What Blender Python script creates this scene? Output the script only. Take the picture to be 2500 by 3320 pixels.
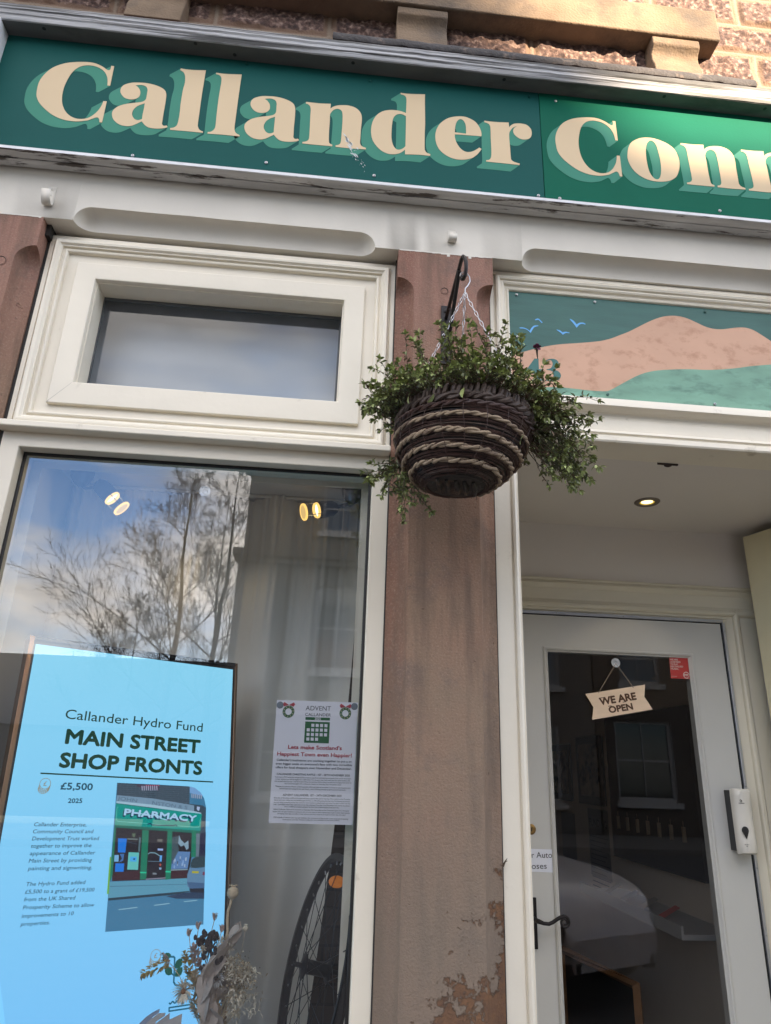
import bpy, bmesh, math, random
import numpy as np
from mathutils import Vector, Matrix, noise as mn
from mathutils.geometry import delaunay_2d_cdt
rnd = random.Random(7)
PI = math.pi
scn = bpy.context.scene
for o in list(bpy.data.objects): bpy.data.objects.remove(o)
COL = scn.collection

# ------------------------------------------------------------------ camera
CP = np.array([0.0, -1.75, 1.6]); FPX = 2250.0      # focal length in pixels of the 2500 x 3320 frame
RM = np.array([[0.99521844, -0.09218545, 0.03228157],
               [-0.06207023, -0.34171738, 0.93775078],
               [0.0754158, 0.93527059, 0.34580541]])
cam = bpy.data.cameras.new('camera'); camo = bpy.data.objects.new('camera', cam); COL.objects.link(camo)
cam.sensor_fit = 'VERTICAL'; cam.sensor_height = 24.0; cam.lens = FPX/3320*24.0
cam.clip_start = 0.02; cam.clip_end = 2000
camo.matrix_world = Matrix(((RM[0][0], RM[1][0], -RM[2][0], CP[0]), (RM[0][1], RM[1][1], -RM[2][1], CP[1]),
                            (RM[0][2], RM[1][2], -RM[2][2], CP[2]), (0, 0, 0, 1)))
scn.camera = camo
EXPO = 2.13
SUN_EL, SUN_AZ = math.radians(20), math.radians(35)     # sun to the right of the facade's normal, low
SD = Vector((math.sin(SUN_AZ)*math.cos(SUN_EL), -math.cos(SUN_AZ)*math.cos(SUN_EL), math.sin(SUN_EL)))

# ------------------------------------------------------------------ sky, sun, exposure
w = bpy.data.worlds.new('World'); scn.world = w; w.use_nodes = True
nt = w.node_tree; nt.nodes.clear(); N = nt.nodes.new; L = nt.links.new
out = N('ShaderNodeOutputWorld'); bg = N('ShaderNodeBackground'); L(bg.outputs[0], out.inputs[0])
sky = N('ShaderNodeTexSky'); sky.sky_type = 'NISHITA'; sky.sun_disc = False
sky.sun_elevation = SUN_EL; sky.sun_rotation = math.atan2(SD.x, SD.y)
sky.air_density = 1.0; sky.dust_density = .7; sky.ozone_density = 1.0
tc = N('ShaderNodeTexCoord'); mp = N('ShaderNodeMapping'); mp.inputs['Scale'].default_value = (1.0, 1.0, 2.4)
mp.inputs['Location'].default_value = (3.1, 0.4, 1.3)
L(tc.outputs['Generated'], mp.inputs[0])
nz = N('ShaderNodeTexNoise'); nz.inputs['Scale'].default_value = 2.6; nz.inputs['Detail'].default_value = 7; nz.inputs['Roughness'].default_value = .56
L(mp.outputs[0], nz.inputs['Vector'])
rp = N('ShaderNodeValToRGB'); rp.color_ramp.elements[0].position = .38; rp.color_ramp.elements[1].position = .58
L(nz.outputs[0], rp.inputs[0])
nz2 = N('ShaderNodeTexNoise'); nz2.inputs['Scale'].default_value = 5.0; nz2.inputs['Detail'].default_value = 6
L(mp.outputs[0], nz2.inputs['Vector'])
rp2 = N('ShaderNodeValToRGB'); rp2.color_ramp.elements[0].position = .3; rp2.color_ramp.elements[1].position = .72
rp2.color_ramp.elements[0].color = (3.1, 2.95, 2.85, 1); rp2.color_ramp.elements[1].color = (9.4, 8.6, 7.7, 1)
L(nz2.outputs[0], rp2.inputs[0])
mx = N('ShaderNodeMix'); mx.data_type = 'RGBA'
tint = N('ShaderNodeVectorMath'); tint.operation = 'MULTIPLY'; tint.inputs[1].default_value = (.62, .80, 1.05); L(sky.outputs[0], tint.inputs[0]); L(rp.outputs[0], mx.inputs[0]); L(tint.outputs[0], mx.inputs[6]); L(rp2.outputs[0], mx.inputs[7])
L(mx.outputs[2], bg.inputs[0]); bg.inputs[1].default_value = 0.14
sl = bpy.data.lights.new('sun', 'SUN'); sl.energy = 5.0; sl.angle = math.radians(.55); sl.color = (1.0, .80, .58)
so = bpy.data.objects.new('sun', sl); COL.objects.link(so); so.rotation_euler = SD.to_track_quat('Z', 'Y').to_euler(); so.location = SD*60
scn.view_settings.view_transform = 'Standard'; scn.view_settings.look = 'None'
scn.view_settings.exposure = EXPO; scn.view_settings.gamma = 1
scn.render.engine = 'CYCLES'; scn.cycles.use_denoising = True
scn.cycles.max_bounces = 8; scn.cycles.transparent_max_bounces = 12; scn.cycles.sample_clamp_indirect = 6
scn.cycles.caustics_reflective = False; scn.cycles.caustics_refractive = False

# ------------------------------------------------------------------ pixel -> place
def ray(x, y): return np.array([(x-1250)/FPX, -(y-1660)/FPX, 1.0]) @ RM
def at(x, y, Y=0.0):
    d = ray(x, y); return CP + d*(Y-CP[1])/d[1]
class Plane:
    def __init__(s, O, u, v):
        s.O = np.array(O, float); s.u = np.array(u, float); s.v = np.array(v, float); s.n = np.cross(s.u, s.v)
    def loc(s, x, y):
        d = ray(x, y); P = CP + d*np.dot(s.O-CP, s.n)/np.dot(d, s.n) - s.O
        return (float(P@s.u), float(P@s.v))
    def pt(s, a, b, h=0.0): return tuple(s.O + s.u*a + s.v*b + s.n*h)
def facade(Y): return Plane((0, Y, 0), (1, 0, 0), (0, 0, 1))   # normal points to the street (-Y)

# ------------------------------------------------------------------ materials
MATS = {}
def bsdf(name):
    m = bpy.data.materials.new(name); m.use_nodes = True; t = m.node_tree
    return m, t, t.nodes['Principled BSDF']
def mat(name, col, rough=.5, metal=0.0, var=0.0, vs=6.0, bump=0.0, bs=60.0, stretch=(1, 1, 1), col2=None, c2=(.5, .6), c2s=5.0, emit=None, es=1.0, spec=None, bumpd=4, coat=0.0):
    if name in MATS: return MATS[name]
    m, t, b = bsdf(name); MATS[name] = m; n = t.nodes.new; l = t.links.new
    b.inputs['Base Color'].default_value = (*col, 1); b.inputs['Roughness'].default_value = rough; b.inputs['Metallic'].default_value = metal
    if spec is not None: b.inputs['Specular IOR Level'].default_value = spec
    if coat: b.inputs['Coat Weight'].default_value = coat
    if emit: b.inputs['Emission Color'].default_value = (*emit, 1); b.inputs['Emission Strength'].default_value = es
    if not (var or bump or col2): return m
    tc = n('ShaderNodeTexCoord'); mp = n('ShaderNodeMapping'); mp.inputs['Scale'].default_value = stretch; l(tc.outputs['Object'], mp.inputs[0])
    cur = None
    if var or col2:
        z = n('ShaderNodeTexNoise'); z.inputs['Scale'].default_value = vs; z.inputs['Detail'].default_value = 5; l(mp.outputs[0], z.inputs['Vector'])
        mr = n('ShaderNodeMapRange'); mr.inputs['From Min'].default_value = .25; mr.inputs['From Max'].default_value = .75
        mr.inputs['To Min'].default_value = 1-var; mr.inputs['To Max'].default_value = 1+var; l(z.outputs[0], mr.inputs[0])
        vm = n('ShaderNodeVectorMath'); vm.operation = 'SCALE'; vm.inputs[0].default_value = col; l(mr.outputs[0], vm.inputs['Scale'])
        cur = vm.outputs[0]
    if col2:
        z = n('ShaderNodeTexNoise'); z.inputs['Scale'].default_value = c2s; z.inputs['Detail'].default_value = 9; z.inputs['Roughness'].default_value = .65; l(mp.outputs[0], z.inputs['Vector'])
        r = n('ShaderNodeMapRange'); r.inputs['From Min'].default_value = c2[0]; r.inputs['From Max'].default_value = c2[1]; l(z.outputs[0], r.inputs[0])
        mixn = n('ShaderNodeMix'); mixn.data_type = 'RGBA'; l(r.outputs[0], mixn.inputs[0]); l(cur, mixn.inputs[6]); mixn.inputs[7].default_value = (*col2, 1)
        cur = mixn.outputs[2]
    if cur is not None: l(cur, b.inputs['Base Color'])
    if bump:
        z = n('ShaderNodeTexNoise'); z.inputs['Scale'].default_value = bs; z.inputs['Detail'].default_value = bumpd; l(mp.outputs[0], z.inputs['Vector'])
        bp = n('ShaderNodeBump'); bp.inputs['Strength'].default_value = 1; bp.inputs['Distance'].default_value = bump; l(z.outputs[0], bp.inputs['Height']); l(bp.outputs[0], b.inputs['Normal'])
    return m
def emis(name, col, lum=1.0):
    # a backlit picture element: gives off its own light whatever the exposure
    if name in MATS: return MATS[name]
    m = bpy.data.materials.new(name); m.use_nodes = True; t = m.node_tree; b = t.nodes['Principled BSDF']; MATS[name] = m
    b.inputs['Base Color'].default_value = (.01, .01, .01, 1); b.inputs['Roughness'].default_value = .35; b.inputs['Specular IOR Level'].default_value = 0
    b.inputs['Emission Color'].default_value = (*col, 1); b.inputs['Emission Strength'].default_value = lum/2**EXPO
    return m
def s2l(r, g, b): return tuple((c/255/12.92 if c/255 <= .04045 else ((c/255+.055)/1.055)**2.4) for c in (r, g, b))

def glass_mat(name, refl=.12, tint=(1, 1, 1), dirt=0.0):
    m = bpy.data.materials.new(name); m.use_nodes = True; t = m.node_tree; t.nodes.clear(); n = t.nodes.new; l = t.links.new
    o = n('ShaderNodeOutputMaterial'); tr = n('ShaderNodeBsdfTransparent'); gl = n('ShaderNodeBsdfGlossy'); mixs = n('ShaderNodeMixShader')
    tr.inputs[0].default_value = (*tint, 1); gl.inputs['Roughness'].default_value = 0.0; gl.inputs[0].default_value = (.97, .98, 1, 1)
    lw = n('ShaderNodeLayerWeight'); lw.inputs[0].default_value = .25
    mr = n('ShaderNodeMapRange'); mr.inputs['To Min'].default_value = refl; mr.inputs['To Max'].default_value = .95; l(lw.outputs['Fresnel'], mr.inputs[0])
    mr.inputs['From Min'].default_value = .01; mr.inputs['From Max'].default_value = 1.2
    # slight waviness of float glass
    tc = n('ShaderNodeTexCoord'); z = n('ShaderNodeTexNoise'); z.inputs['Scale'].default_value = .9; z.inputs['Detail'].default_value = 0; l(tc.outputs['Object'], z.inputs['Vector'])
    bp = n('ShaderNodeBump'); bp.inputs['Strength'].default_value = .2; bp.inputs['Distance'].default_value = .0004; l(z.outputs[0], bp.inputs['Height']); l(bp.outputs[0], gl.inputs['Normal'])
    l(mr.outputs[0], mixs.inputs[0]); l(tr.outputs[0], mixs.inputs[1]); l(gl.outputs[0], mixs.inputs[2])
    fin = mixs.outputs[0]
    if dirt:
        df = n('ShaderNodeBsdfDiffuse'); df.inputs[0].default_value = (.8, .8, .8, 1); z2 = n('ShaderNodeTexNoise'); z2.inputs['Scale'].default_value = 9; z2.inputs['Detail'].default_value = 8
        l(tc.outputs['Object'], z2.inputs['Vector']); m2 = n('ShaderNodeMapRange'); m2.inputs['From Min'].default_value = .3; m2.inputs['From Max'].default_value = .8; m2.inputs['To Max'].default_value = dirt; l(z2.outputs[0], m2.inputs[0])
        mx2 = n('ShaderNodeMixShader'); l(m2.outputs[0], mx2.inputs[0]); l(fin, mx2.inputs[1]); l(df.outputs[0], mx2.inputs[2]); fin = mx2.outputs[0]
    l(fin, o.inputs[0]); MATS[name] = m; return m

cream = mat('cream_paint', (.76, .70, .58), .42, var=.05, vs=3, bump=.0016, bs=16, stretch=(1, 1, 1), col2=(.50, .44, .34), c2=(.64, .76), c2s=11, bumpd=9)
creamw = mat('cream_lintel_paint', (.66, .62, .545), .6, var=.07, vs=4, bump=.0012, bs=22, col2=(.52, .50, .45), c2=(.66, .82), c2s=9, bumpd=8)
oldwhite = mat('flaking_white_paint', (.56, .55, .53), .7, var=.3, vs=14, bump=.004, bs=30, stretch=(.3, 2.2, 2.2), col2=(.09, .075, .065), c2=(.56, .61), c2s=17, bumpd=9)
whitelip = mat('white_lip_paint', (.70, .70, .72), .5, var=.08, vs=20, bump=.001, bs=60)
greywood = mat('weathered_cornice_paint', (.115, .115, .11), .7, var=.35, vs=10, bump=.0015, bs=50, stretch=(.3, 1, 1.5), col2=(.06, .06, .058), c2=(.55, .66), c2s=6)
streaky = mat('streaked_cornice_edge', (.40, .40, .41), .6, var=.4, vs=16, bump=.0015, bs=60, stretch=(.10, 2.5, 5), col2=(.045, .045, .043), c2=(.46, .56), c2s=12)
signgreen = mat('sign_green_paint', (.011, .088, .080), .6, spec=.08, var=.05, vs=3, bump=.0002, bs=140)
signgreen_sunlit = mat('sign_green_sunlit_right', (.007, .116, .072), .6, spec=.06, var=.06, vs=5, bump=.0003, bs=120)  # same sign green, pushed greener to paint in the sun's glow
facecream = mat('letter_cream_paint', (.68, .53, .345), .6, spec=.1, var=.03, vs=4)
shadegreen = mat('letter_pale_green_paint', (.060, .245, .175), .6, spec=.1, var=.05, vs=4)
metal = mat('bright_steel', (.42, .42, .43), .38, 1.0)
iron = mat('black_iron', (.025, .022, .022), .45, .6, var=.3, vs=30, bump=.0006, bs=120)
black = mat('black_rubber', (.012, .012, .013), .5)
white = mat('white_plastic', (.72, .71, .67), .35)

def stone_mat(name, flake):
    m, t, b = bsdf(name); MATS[name] = m; n = t.nodes.new; l = t.links.new
    tc = n('ShaderNodeTexCoord'); P = tc.outputs['Object']
    def nz(s, d=6, r=.6, vec=P):
        z = n('ShaderNodeTexNoise'); z.inputs['Scale'].default_value = s; z.inputs['Detail'].default_value = d; z.inputs['Roughness'].default_value = r; l(vec, z.inputs['Vector']); return z.outputs[0]
    def rng(v, a, b_, c=0, d=1):
        r = n('ShaderNodeMapRange'); r.inputs['From Min'].default_value = a; r.inputs['From Max'].default_value = b_; r.inputs['To Min'].default_value = c; r.inputs['To Max'].default_value = d; l(v, r.inputs[0]); return r.outputs[0]
    def mixc(f, a, c):
        x = n('ShaderNodeMix'); x.data_type = 'RGBA'; l(f, x.inputs[0])
        for i, v in ((6, a), (7, c)):
            if isinstance(v, tuple): x.inputs[i].default_value = (*v, 1)
            else: l(v, x.inputs[i])
        return x.outputs[2]
    def mth(op, a, c):
        x = n('ShaderNodeMath'); x.operation = op
        for i, v in ((0, a), (1, c)):
            if isinstance(v, (int, float)): x.inputs[i].default_value = v
            else: l(v, x.inputs[i])
        return x.outputs[0]
    stv = n('ShaderNodeMapping'); stv.inputs['Scale'].default_value = (4.5, 3, .55); l(P, stv.inputs[0])
    sx0 = n('ShaderNodeSeparateXYZ'); l(P, sx0.inputs[0])
    c = mixc(rng(nz(3.2, 4), .35, .65), (.30, .175, .118), (.26, .180, .122))
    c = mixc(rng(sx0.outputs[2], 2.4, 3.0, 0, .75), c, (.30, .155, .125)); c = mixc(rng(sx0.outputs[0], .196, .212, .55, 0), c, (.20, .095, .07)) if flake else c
    c = mixc(rng(nz(7, 8, .7), .54, .76), c, (.155, .115, .10))
    c = mixc(rng(nz(190, 3), .50, .80), c, (.36, .25, .18)); c = mixc(rng(nz(110, 4, .7), .60, .76), c, (.11, .08, .065)); c = mixc(rng(nz(5, 6, .6, stv.outputs[0]), .48, .72, 0, .8), c, (.135, .095, .07))
    sx = n('ShaderNodeSeparateXYZ'); l(P, sx.inputs[0])
    # worn skin: the grey-brown coat has come off towards the ground and shows orange sandstone
    hz = rng(sx.outputs[2], 1.0, 1.6, .125, -.12)
    fl = mth('ADD', mth('ADD', mth('MULTIPLY', nz(8, 8, .65), .55), mth('MULTIPLY', nz(34, 8, .7), .45)), hz)
    sidex = rng(sx.outputs[0], .18, .46, -.08, .09); fl = mth('ADD', fl, sidex)
    msk = rng(fl, .60, .625)
    under = mixc(rng(nz(24, 7, .7), .35, .7), (.20, .105, .055), (.10, .062, .045))
    coat = mixc(rng(sx.outputs[2], 1.25, 2.0, .75, 0), c, (.195, .160, .125))
    fin = mixc(msk, coat, under) if flake else c
    l(fin, b.inputs['Base Color']); b.inputs['Roughness'].default_value = .88; b.inputs['Specular IOR Level'].default_value = .25
    h = mth('ADD', mth('MULTIPLY', nz(170, 4), .0019), mth('MULTIPLY', nz(38, 6), .0022))
    h = mth('ADD', h, mth('MULTIPLY', rng(nz(30, 3), .68, .78), -.003))
    if flake: h = mth('SUBTRACT', h, mth('MULTIPLY', msk, .0022))
    bp = n('ShaderNodeBump'); bp.inputs['Strength'].default_value = 1; bp.inputs['Distance'].default_value = 1; l(h, bp.inputs['Height']); l(bp.outputs[0], b.inputs['Normal'])
    return m
pinkstone = stone_mat('pink_sandstone', True)
plainpink = stone_mat('plain_pink_sandstone', False)
tanstone = mat('tan_dressed_sandstone', (.215, .155, .105), .9, var=.28, vs=7, bump=.0028, bs=120, col2=(.085, .075, .068), c2=(.50, .72), c2s=4, bumpd=6, spec=.2)

# ------------------------------------------------------------------ mesh building
class MB:
    def __init__(s): s.v = []; s.f = []; s.m = []
    def add(s, vs, fs, mi=0):
        k = len(s.v); s.v += [tuple(map(float, p)) for p in vs]; s.f += [tuple(k+i for i in f) for f in fs]; s.m += [mi]*len(fs); return s
    def box(s, x0, x1, y0, y1, z0, z1, mi=0):
        v = [(x, y, z) for x in (x0, x1) for y in (y0, y1) for z in (z0, z1)]
        return s.add(v, [(0, 1, 3, 2), (4, 6, 7, 5), (0, 4, 5, 1), (2, 3, 7, 6), (0, 2, 6, 4), (1, 5, 7, 3)], mi)
    def obox(s, c, ax, sz, mi=0):
        c = np.array(c, float); ax = [np.array(a, float) for a in ax]
        v = [c+ax[0]*i*sz[0]/2+ax[1]*j*sz[1]/2+ax[2]*k*sz[2]/2 for i in (-1, 1) for j in (-1, 1) for k in (-1, 1)]
        return s.add(v, [(0, 1, 3, 2), (4, 6, 7, 5), (0, 4, 5, 1), (2, 3, 7, 6), (0, 2, 6, 4), (1, 5, 7, 3)], mi)
    def quad(s, a, b, c, d, mi=0): return s.add([a, b, c, d], [(0, 1, 2, 3)], mi)
    def tube(s, path, r, n=6, closed=False, mi=0, cap=True):
        P = [Vector(p) for p in path]; m = len(P); k = len(s.v); R = r if hasattr(r, '__len__') else [r]*m
        up = Vector((0, 0, 1)); prev = None; rings = []
        for i in range(m):
            a = P[i-1] if (i or closed) else P[0]; b = P[(i+1) % m] if (i < m-1 or closed) else P[-1]
            t = (b-a); t = t.normalized() if t.length > 1e-9 else Vector((0, 0, 1))
            if prev is None: q = up if abs(t.z) < .9 else Vector((1, 0, 0)); nx = t.cross(q).normalized()
            else: nx = prev - t*prev.dot(t); nx = nx.normalized() if nx.length > 1e-6 else t.orthogonal().normalized()
            prev = nx; ny = t.cross(nx)
            rings.append([P[i]+nx*math.cos(2*PI*j/n)*R[i]+ny*math.sin(2*PI*j/n)*R[i] for j in range(n)])
        vs = [p for rg in rings for p in rg]; fs = []
        for i in range(m if closed else m-1):
            for j in range(n):
                a = i*n+j; b = i*n+(j+1) % n; c = ((i+1) % m)*n+(j+1) % n; d = ((i+1) % m)*n+j; fs.append((a, b, c, d))
        if cap and not closed: fs.append(tuple(reversed(range(n)))); fs.append(tuple((m-1)*n+j for j in range(n)))
        return s.add(vs, fs, mi)
    def lathe(s, prof, c, axis=(0, 0, 1), n=32, mi=0, a0=0, a1=2*PI):
        ax = Vector(axis).normalized(); e1 = ax.orthogonal().normalized(); e2 = ax.cross(e1); c = Vector(c)
        full = abs(a1-a0-2*PI) < 1e-6; q = n if full else n+1; vs = []; fs = []
        for r, h in prof:
            for j in range(q):
                a = a0+(a1-a0)*j/n; vs.append(c+ax*h+(e1*math.cos(a)+e2*math.sin(a))*r)
        for i in range(len(prof)-1):
            for j in range(n):
                j2 = (j+1) % q; fs.append((i*q+j, i*q+j2, (i+1)*q+j2, (i+1)*q+j))
        return s.add(vs, fs, mi)
    def ball(s, c, r, n=10, mi=0, sc=(1, 1, 1)):
        k = len(s.v); s.lathe([(max(1e-5, r*math.sin(PI*i/n)), -r*math.cos(PI*i/n)) for i in range(n+1)], (0, 0, 0), n=n+2, mi=mi)
        c = Vector(c)
        for i in range(k, len(s.v)): p = s.v[i]; s.v[i] = (p[0]*sc[0]+c.x, p[1]*sc[1]+c.y, p[2]*sc[2]+c.z)
        return s
    def loops(s, rects, mi=0, cap=False):
        """nested rectangles (x0,x1,z0,z1,y): joinery with mitred corners"""
        vs = []; fs = []
        for (x0, x1, z0, z1, y) in rects: vs += [(x0, y, z0), (x1, y, z0), (x1, y, z1), (x0, y, z1)]
        for i in range(len(rects)-1):
            for j in range(4): a = i*4+j; b = i*4+(j+1) % 4; fs.append((a, b, b+4, a+4))
        if cap: k = (len(rects)-1)*4; fs.append((k, k+1, k+2, k+3))
        return s.add(vs, fs, mi)
    def build(s, name, mats, parent=None, smooth=True, sharp=32, bevel=0, weld=False):
        me = bpy.data.meshes.new(name); me.from_pydata(s.v, [], s.f); me.validate()
        if not isinstance(mats, (list, tuple)): mats = [mats]
        for m in mats: me.materials.append(m)
        if len(mats) > 1 and len(me.polygons) == len(s.m): me.polygons.foreach_set('material_index', s.m)
        bm = bmesh.new(); bm.from_mesh(me)
        if weld: bmesh.ops.remove_doubles(bm, verts=bm.verts, dist=1e-5)
        if smooth:
            for f in bm.faces: f.smooth = True
            lim = math.radians(sharp)
            for e in bm.edges:
                if len(e.link_faces) == 2 and e.calc_face_angle(0) > lim: e.smooth = False
        bm.to_mesh(me); bm.free()
        o = bpy.data.objects.new(name, me); COL.objects.link(o)
        if parent is not None:
            o.parent = parent; o.matrix_parent_inverse = Matrix.Translation(-INV.get(parent.name, Vector((0, 0, 0))))
        if bevel:
            b = o.modifiers.new('bevel', 'BEVEL'); b.width = bevel; b.segments = 2; b.limit_method = 'ANGLE'; b.angle_limit = math.radians(40)
        return o
INV = {}
def thing(name, label, cat, loc=(0, 0, 0), group=None):
    o = bpy.data.objects.new(name, None); COL.objects.link(o); o.location = loc; INV[o.name] = Vector(loc); o.empty_display_size = .05
    o['label'] = label; o['category'] = cat
    if group: o['group'] = group
    return o
def tag(o, label=None, cat=None, group=None, kind=None):
    if label: o['label'] = label
    if cat: o['category'] = cat
    if group: o['group'] = group
    if kind: o['kind'] = kind
    return o
def copy_tree(o, delta):
    c = o.copy(); COL.objects.link(c); c.location = o.location+Vector(delta)
    for ch in o.children:
        d = ch.copy(); COL.objects.link(d); d.parent = c
        for g in ch.children:
            e = g.copy(); COL.objects.link(e); e.parent = d
    return c

# ------------------------------------------------------------------ flat artwork and lettering
def smooth_poly(txt, close=True, k=5):
    pts = []
    for tkn in txt.split():
        c = tkn.endswith('!'); a, b = tkn.rstrip('!').split(','); pts.append((float(a), float(b), c))
    n = len(pts); res = []
    for i in range(n if close else n-1):
        p1 = pts[i]; p2 = pts[(i+1) % n]; p0 = pts[i-1] if (i or close) else p1; p3 = pts[(i+2) % n] if (close or i < n-2) else p2
        if p1[2]: p0 = p1
        if p2[2]: p3 = p2
        if p1[2] and p2[2]: res.append((p1[0], p1[1])); continue
        for j in range(k):
            t = j/k; q = []
            for c in (0, 1):
                m1 = (p2[c]-p0[c])*.5; m2 = (p3[c]-p1[c])*.5
                q.append((2*t**3-3*t*t+1)*p1[c]+(t**3-2*t*t+t)*m1+(-2*t**3+3*t*t)*p2[c]+(t**3-t*t)*m2)
            res.append(tuple(q))
    if not close: res.append((pts[-1][0], pts[-1][1]))
    return res
def inside(pts, loops):
    P = np.asarray(pts); r = np.zeros(len(P), bool)
    for lp in loops:
        A = np.asarray(lp); B = np.roll(A, -1, 0)
        for (x1, y1), (x2, y2) in zip(A, B):
            if y1 == y2: continue
            c = ((y1 > P[:, 1]) != (y2 > P[:, 1])) & (P[:, 0] < (x2-x1)*(P[:, 1]-y1)/(y2-y1)+x1); r ^= c
    return r
def fill(loops, sweep=None):
    """triangulates closed loops (even-odd); with sweep also everything the shape passes when slid along it"""
    V = []; E = []
    for lp in loops:
        k = len(V); n = len(lp); V += [Vector(p) for p in lp]; E += [(k+i, k+(i+1) % n) for i in range(n)]
        if sweep is not None:
            V += [Vector((p[0]+sweep[0], p[1]+sweep[1])) for p in lp]; E += [(k+n+i, k+n+(i+1) % n) for i in range(n)]; E += [(k+i, k+n+i) for i in range(n)]
    r = delaunay_2d_cdt([v*1000 for v in V], E, [], 0, 1e-4)
    vs = [(v.x/1000, v.y/1000) for v in r[0]]; fs = r[2]
    c = np.array([np.mean([vs[i] for i in f], 0) for f in fs])
    if sweep is None: ok = inside(c, loops)
    else:
        ok = np.zeros(len(c), bool)
        for t in np.linspace(0, 1, 45): ok |= inside(c-np.array(sweep)*t, loops)
    return vs, [f for f, k in zip(fs, ok) if k]
def flat(mb, pl, loops, h, mi=0, sweep=None):
    vs, fs = fill(loops, sweep); mb.add([pl.pt(a, b, h) for a, b in vs], fs, mi)
def px(pl, pts): return [pl.loc(x, y) for x, y in pts]
_tc = {}
def text_mesh(s, shear=0.0):
    bold = 0.0
    key = (s, shear)
    if key not in _tc:
        cu = bpy.data.curves.new('t', 'FONT'); cu.body = s; cu.offset = bold; cu.shear = shear; cu.resolution_u = 3; cu.fill_mode = 'FRONT'
        o = bpy.data.objects.new('t', cu); COL.objects.link(o); bpy.context.view_layer.update()
        me = o.evaluated_get(bpy.context.evaluated_depsgraph_get()).to_mesh()
        _tc[key] = ([(v.co.x, v.co.y) for v in me.vertices], [tuple(p.vertices) for p in me.polygons])
        bpy.data.objects.remove(o); bpy.data.curves.remove(cu)
    return _tc[key]
def text_on(mb, pl, s, p0, p1, cap, h, mi=0, bold=0.0, shear=0.0):
    """text whose baseline runs from p0 to p1 (local plane coordinates), capital height cap"""
    vs, fs = text_mesh(s, shear); heavy = max(0.0, bold)*2.0
    if not vs: return
    X = [v[0] for v in vs]; x0, x1 = min(X), max(X); H = .73
    d = np.array(p1)-np.array(p0); wd = np.hypot(*d); e = d/wd; f = np.array([-e[1], e[0]])
    q = heavy*cap; offs = [(0, 0)] if not heavy else [(0, 0), (q, 0), (-q, 0), (0, q), (0, -q), (q*.7, q*.7), (-q*.7, q*.7), (q*.7, -q*.7), (-q*.7, -q*.7)]
    for k, (ox, oy) in enumerate(offs):
        mb.add([pl.pt(*(np.array(p0)+e*((x-x0)/(x1-x0)*(wd-2*q)+q+ox)+f*(y/H*(cap-q)+oy)), h+k*4e-6) for x, y in vs], fs, mi)
def text_px(mb, pl, s, a, b, caph_px, h, mi=0, bold=0.0, shear=0.0):
    p0 = pl.loc(*a); p1 = pl.loc(*b); q = pl.loc(a[0], a[1]-caph_px)
    text_on(mb, pl, s, p0, p1, abs(q[1]-p0[1]), h, mi, bold, shear)

def ring(b, pl, c, r, t_, h, n=28, mi=0, a0=0, a1=2*PI, fy=1.0):
    cx, cy = c; q = [(cx+(r-t_)*math.cos(a0+(a1-a0)*i/n), cy+fy*(r-t_)*math.sin(a0+(a1-a0)*i/n)) for i in range(n+1)]+[]
    o = [(cx+r*math.cos(a0+(a1-a0)*i/n), cy+fy*r*math.sin(a0+(a1-a0)*i/n)) for i in range(n+1)]
    for i in range(n): b.quad(pl.pt(*q[i], h), pl.pt(*o[i], h), pl.pt(*o[i+1], h), pl.pt(*q[i+1], h), mi)
def line(b, pl, pts, w_, h, mi=0):
    for (x0, y0), (x1, y1) in zip(pts, pts[1:]):
        dx, dy = x1-x0, y1-y0; l_ = math.hypot(dx, dy) or 1; ox, oy = -dy/l_*w_/2, dx/l_*w_/2; ex, ey = dx/l_*w_*.3, dy/l_*w_*.3
        b.quad(pl.pt(x0-ex+ox, y0-ey+oy, h), pl.pt(x0-ex-ox, y0-ey-oy, h), pl.pt(x1+ex-ox, y1+ey-oy, h), pl.pt(x1+ex+ox, y1+ey+oy, h), mi)

# ================================================================== THE SETTING
asphalt = mat('asphalt', (.05, .05, .052), .9, var=.2, vs=3, bump=.004, bs=80)
paving = mat('paving_slab', (.12, .115, .11), .85, var=.15, vs=2, bump=.002, bs=60)
b = MB(); b.box(-200, 200, -200, 60, -.62, -.5); tag(b.build('ground', mat('earth', (.10, .11, .07), .95), smooth=False), kind='structure')
b = MB(); b.box(-150, 150, -14.2, -2.2, -.5, -.13); tag(b.build('road', asphalt, smooth=False), kind='structure')
b = MB(); b.box(-150, 150, -2.2, .02, -.5, 0); b.box(-150, 150, -17.9, -14.2, -.5, 0); tag(b.build('pavement', paving, smooth=False), kind='structure')

# ================================================================== THE SHOP BUILDING
shop = thing('shop_building', 'sandstone shop with cream painted window and door surrounds', 'building', (0, 0, 0))

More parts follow.
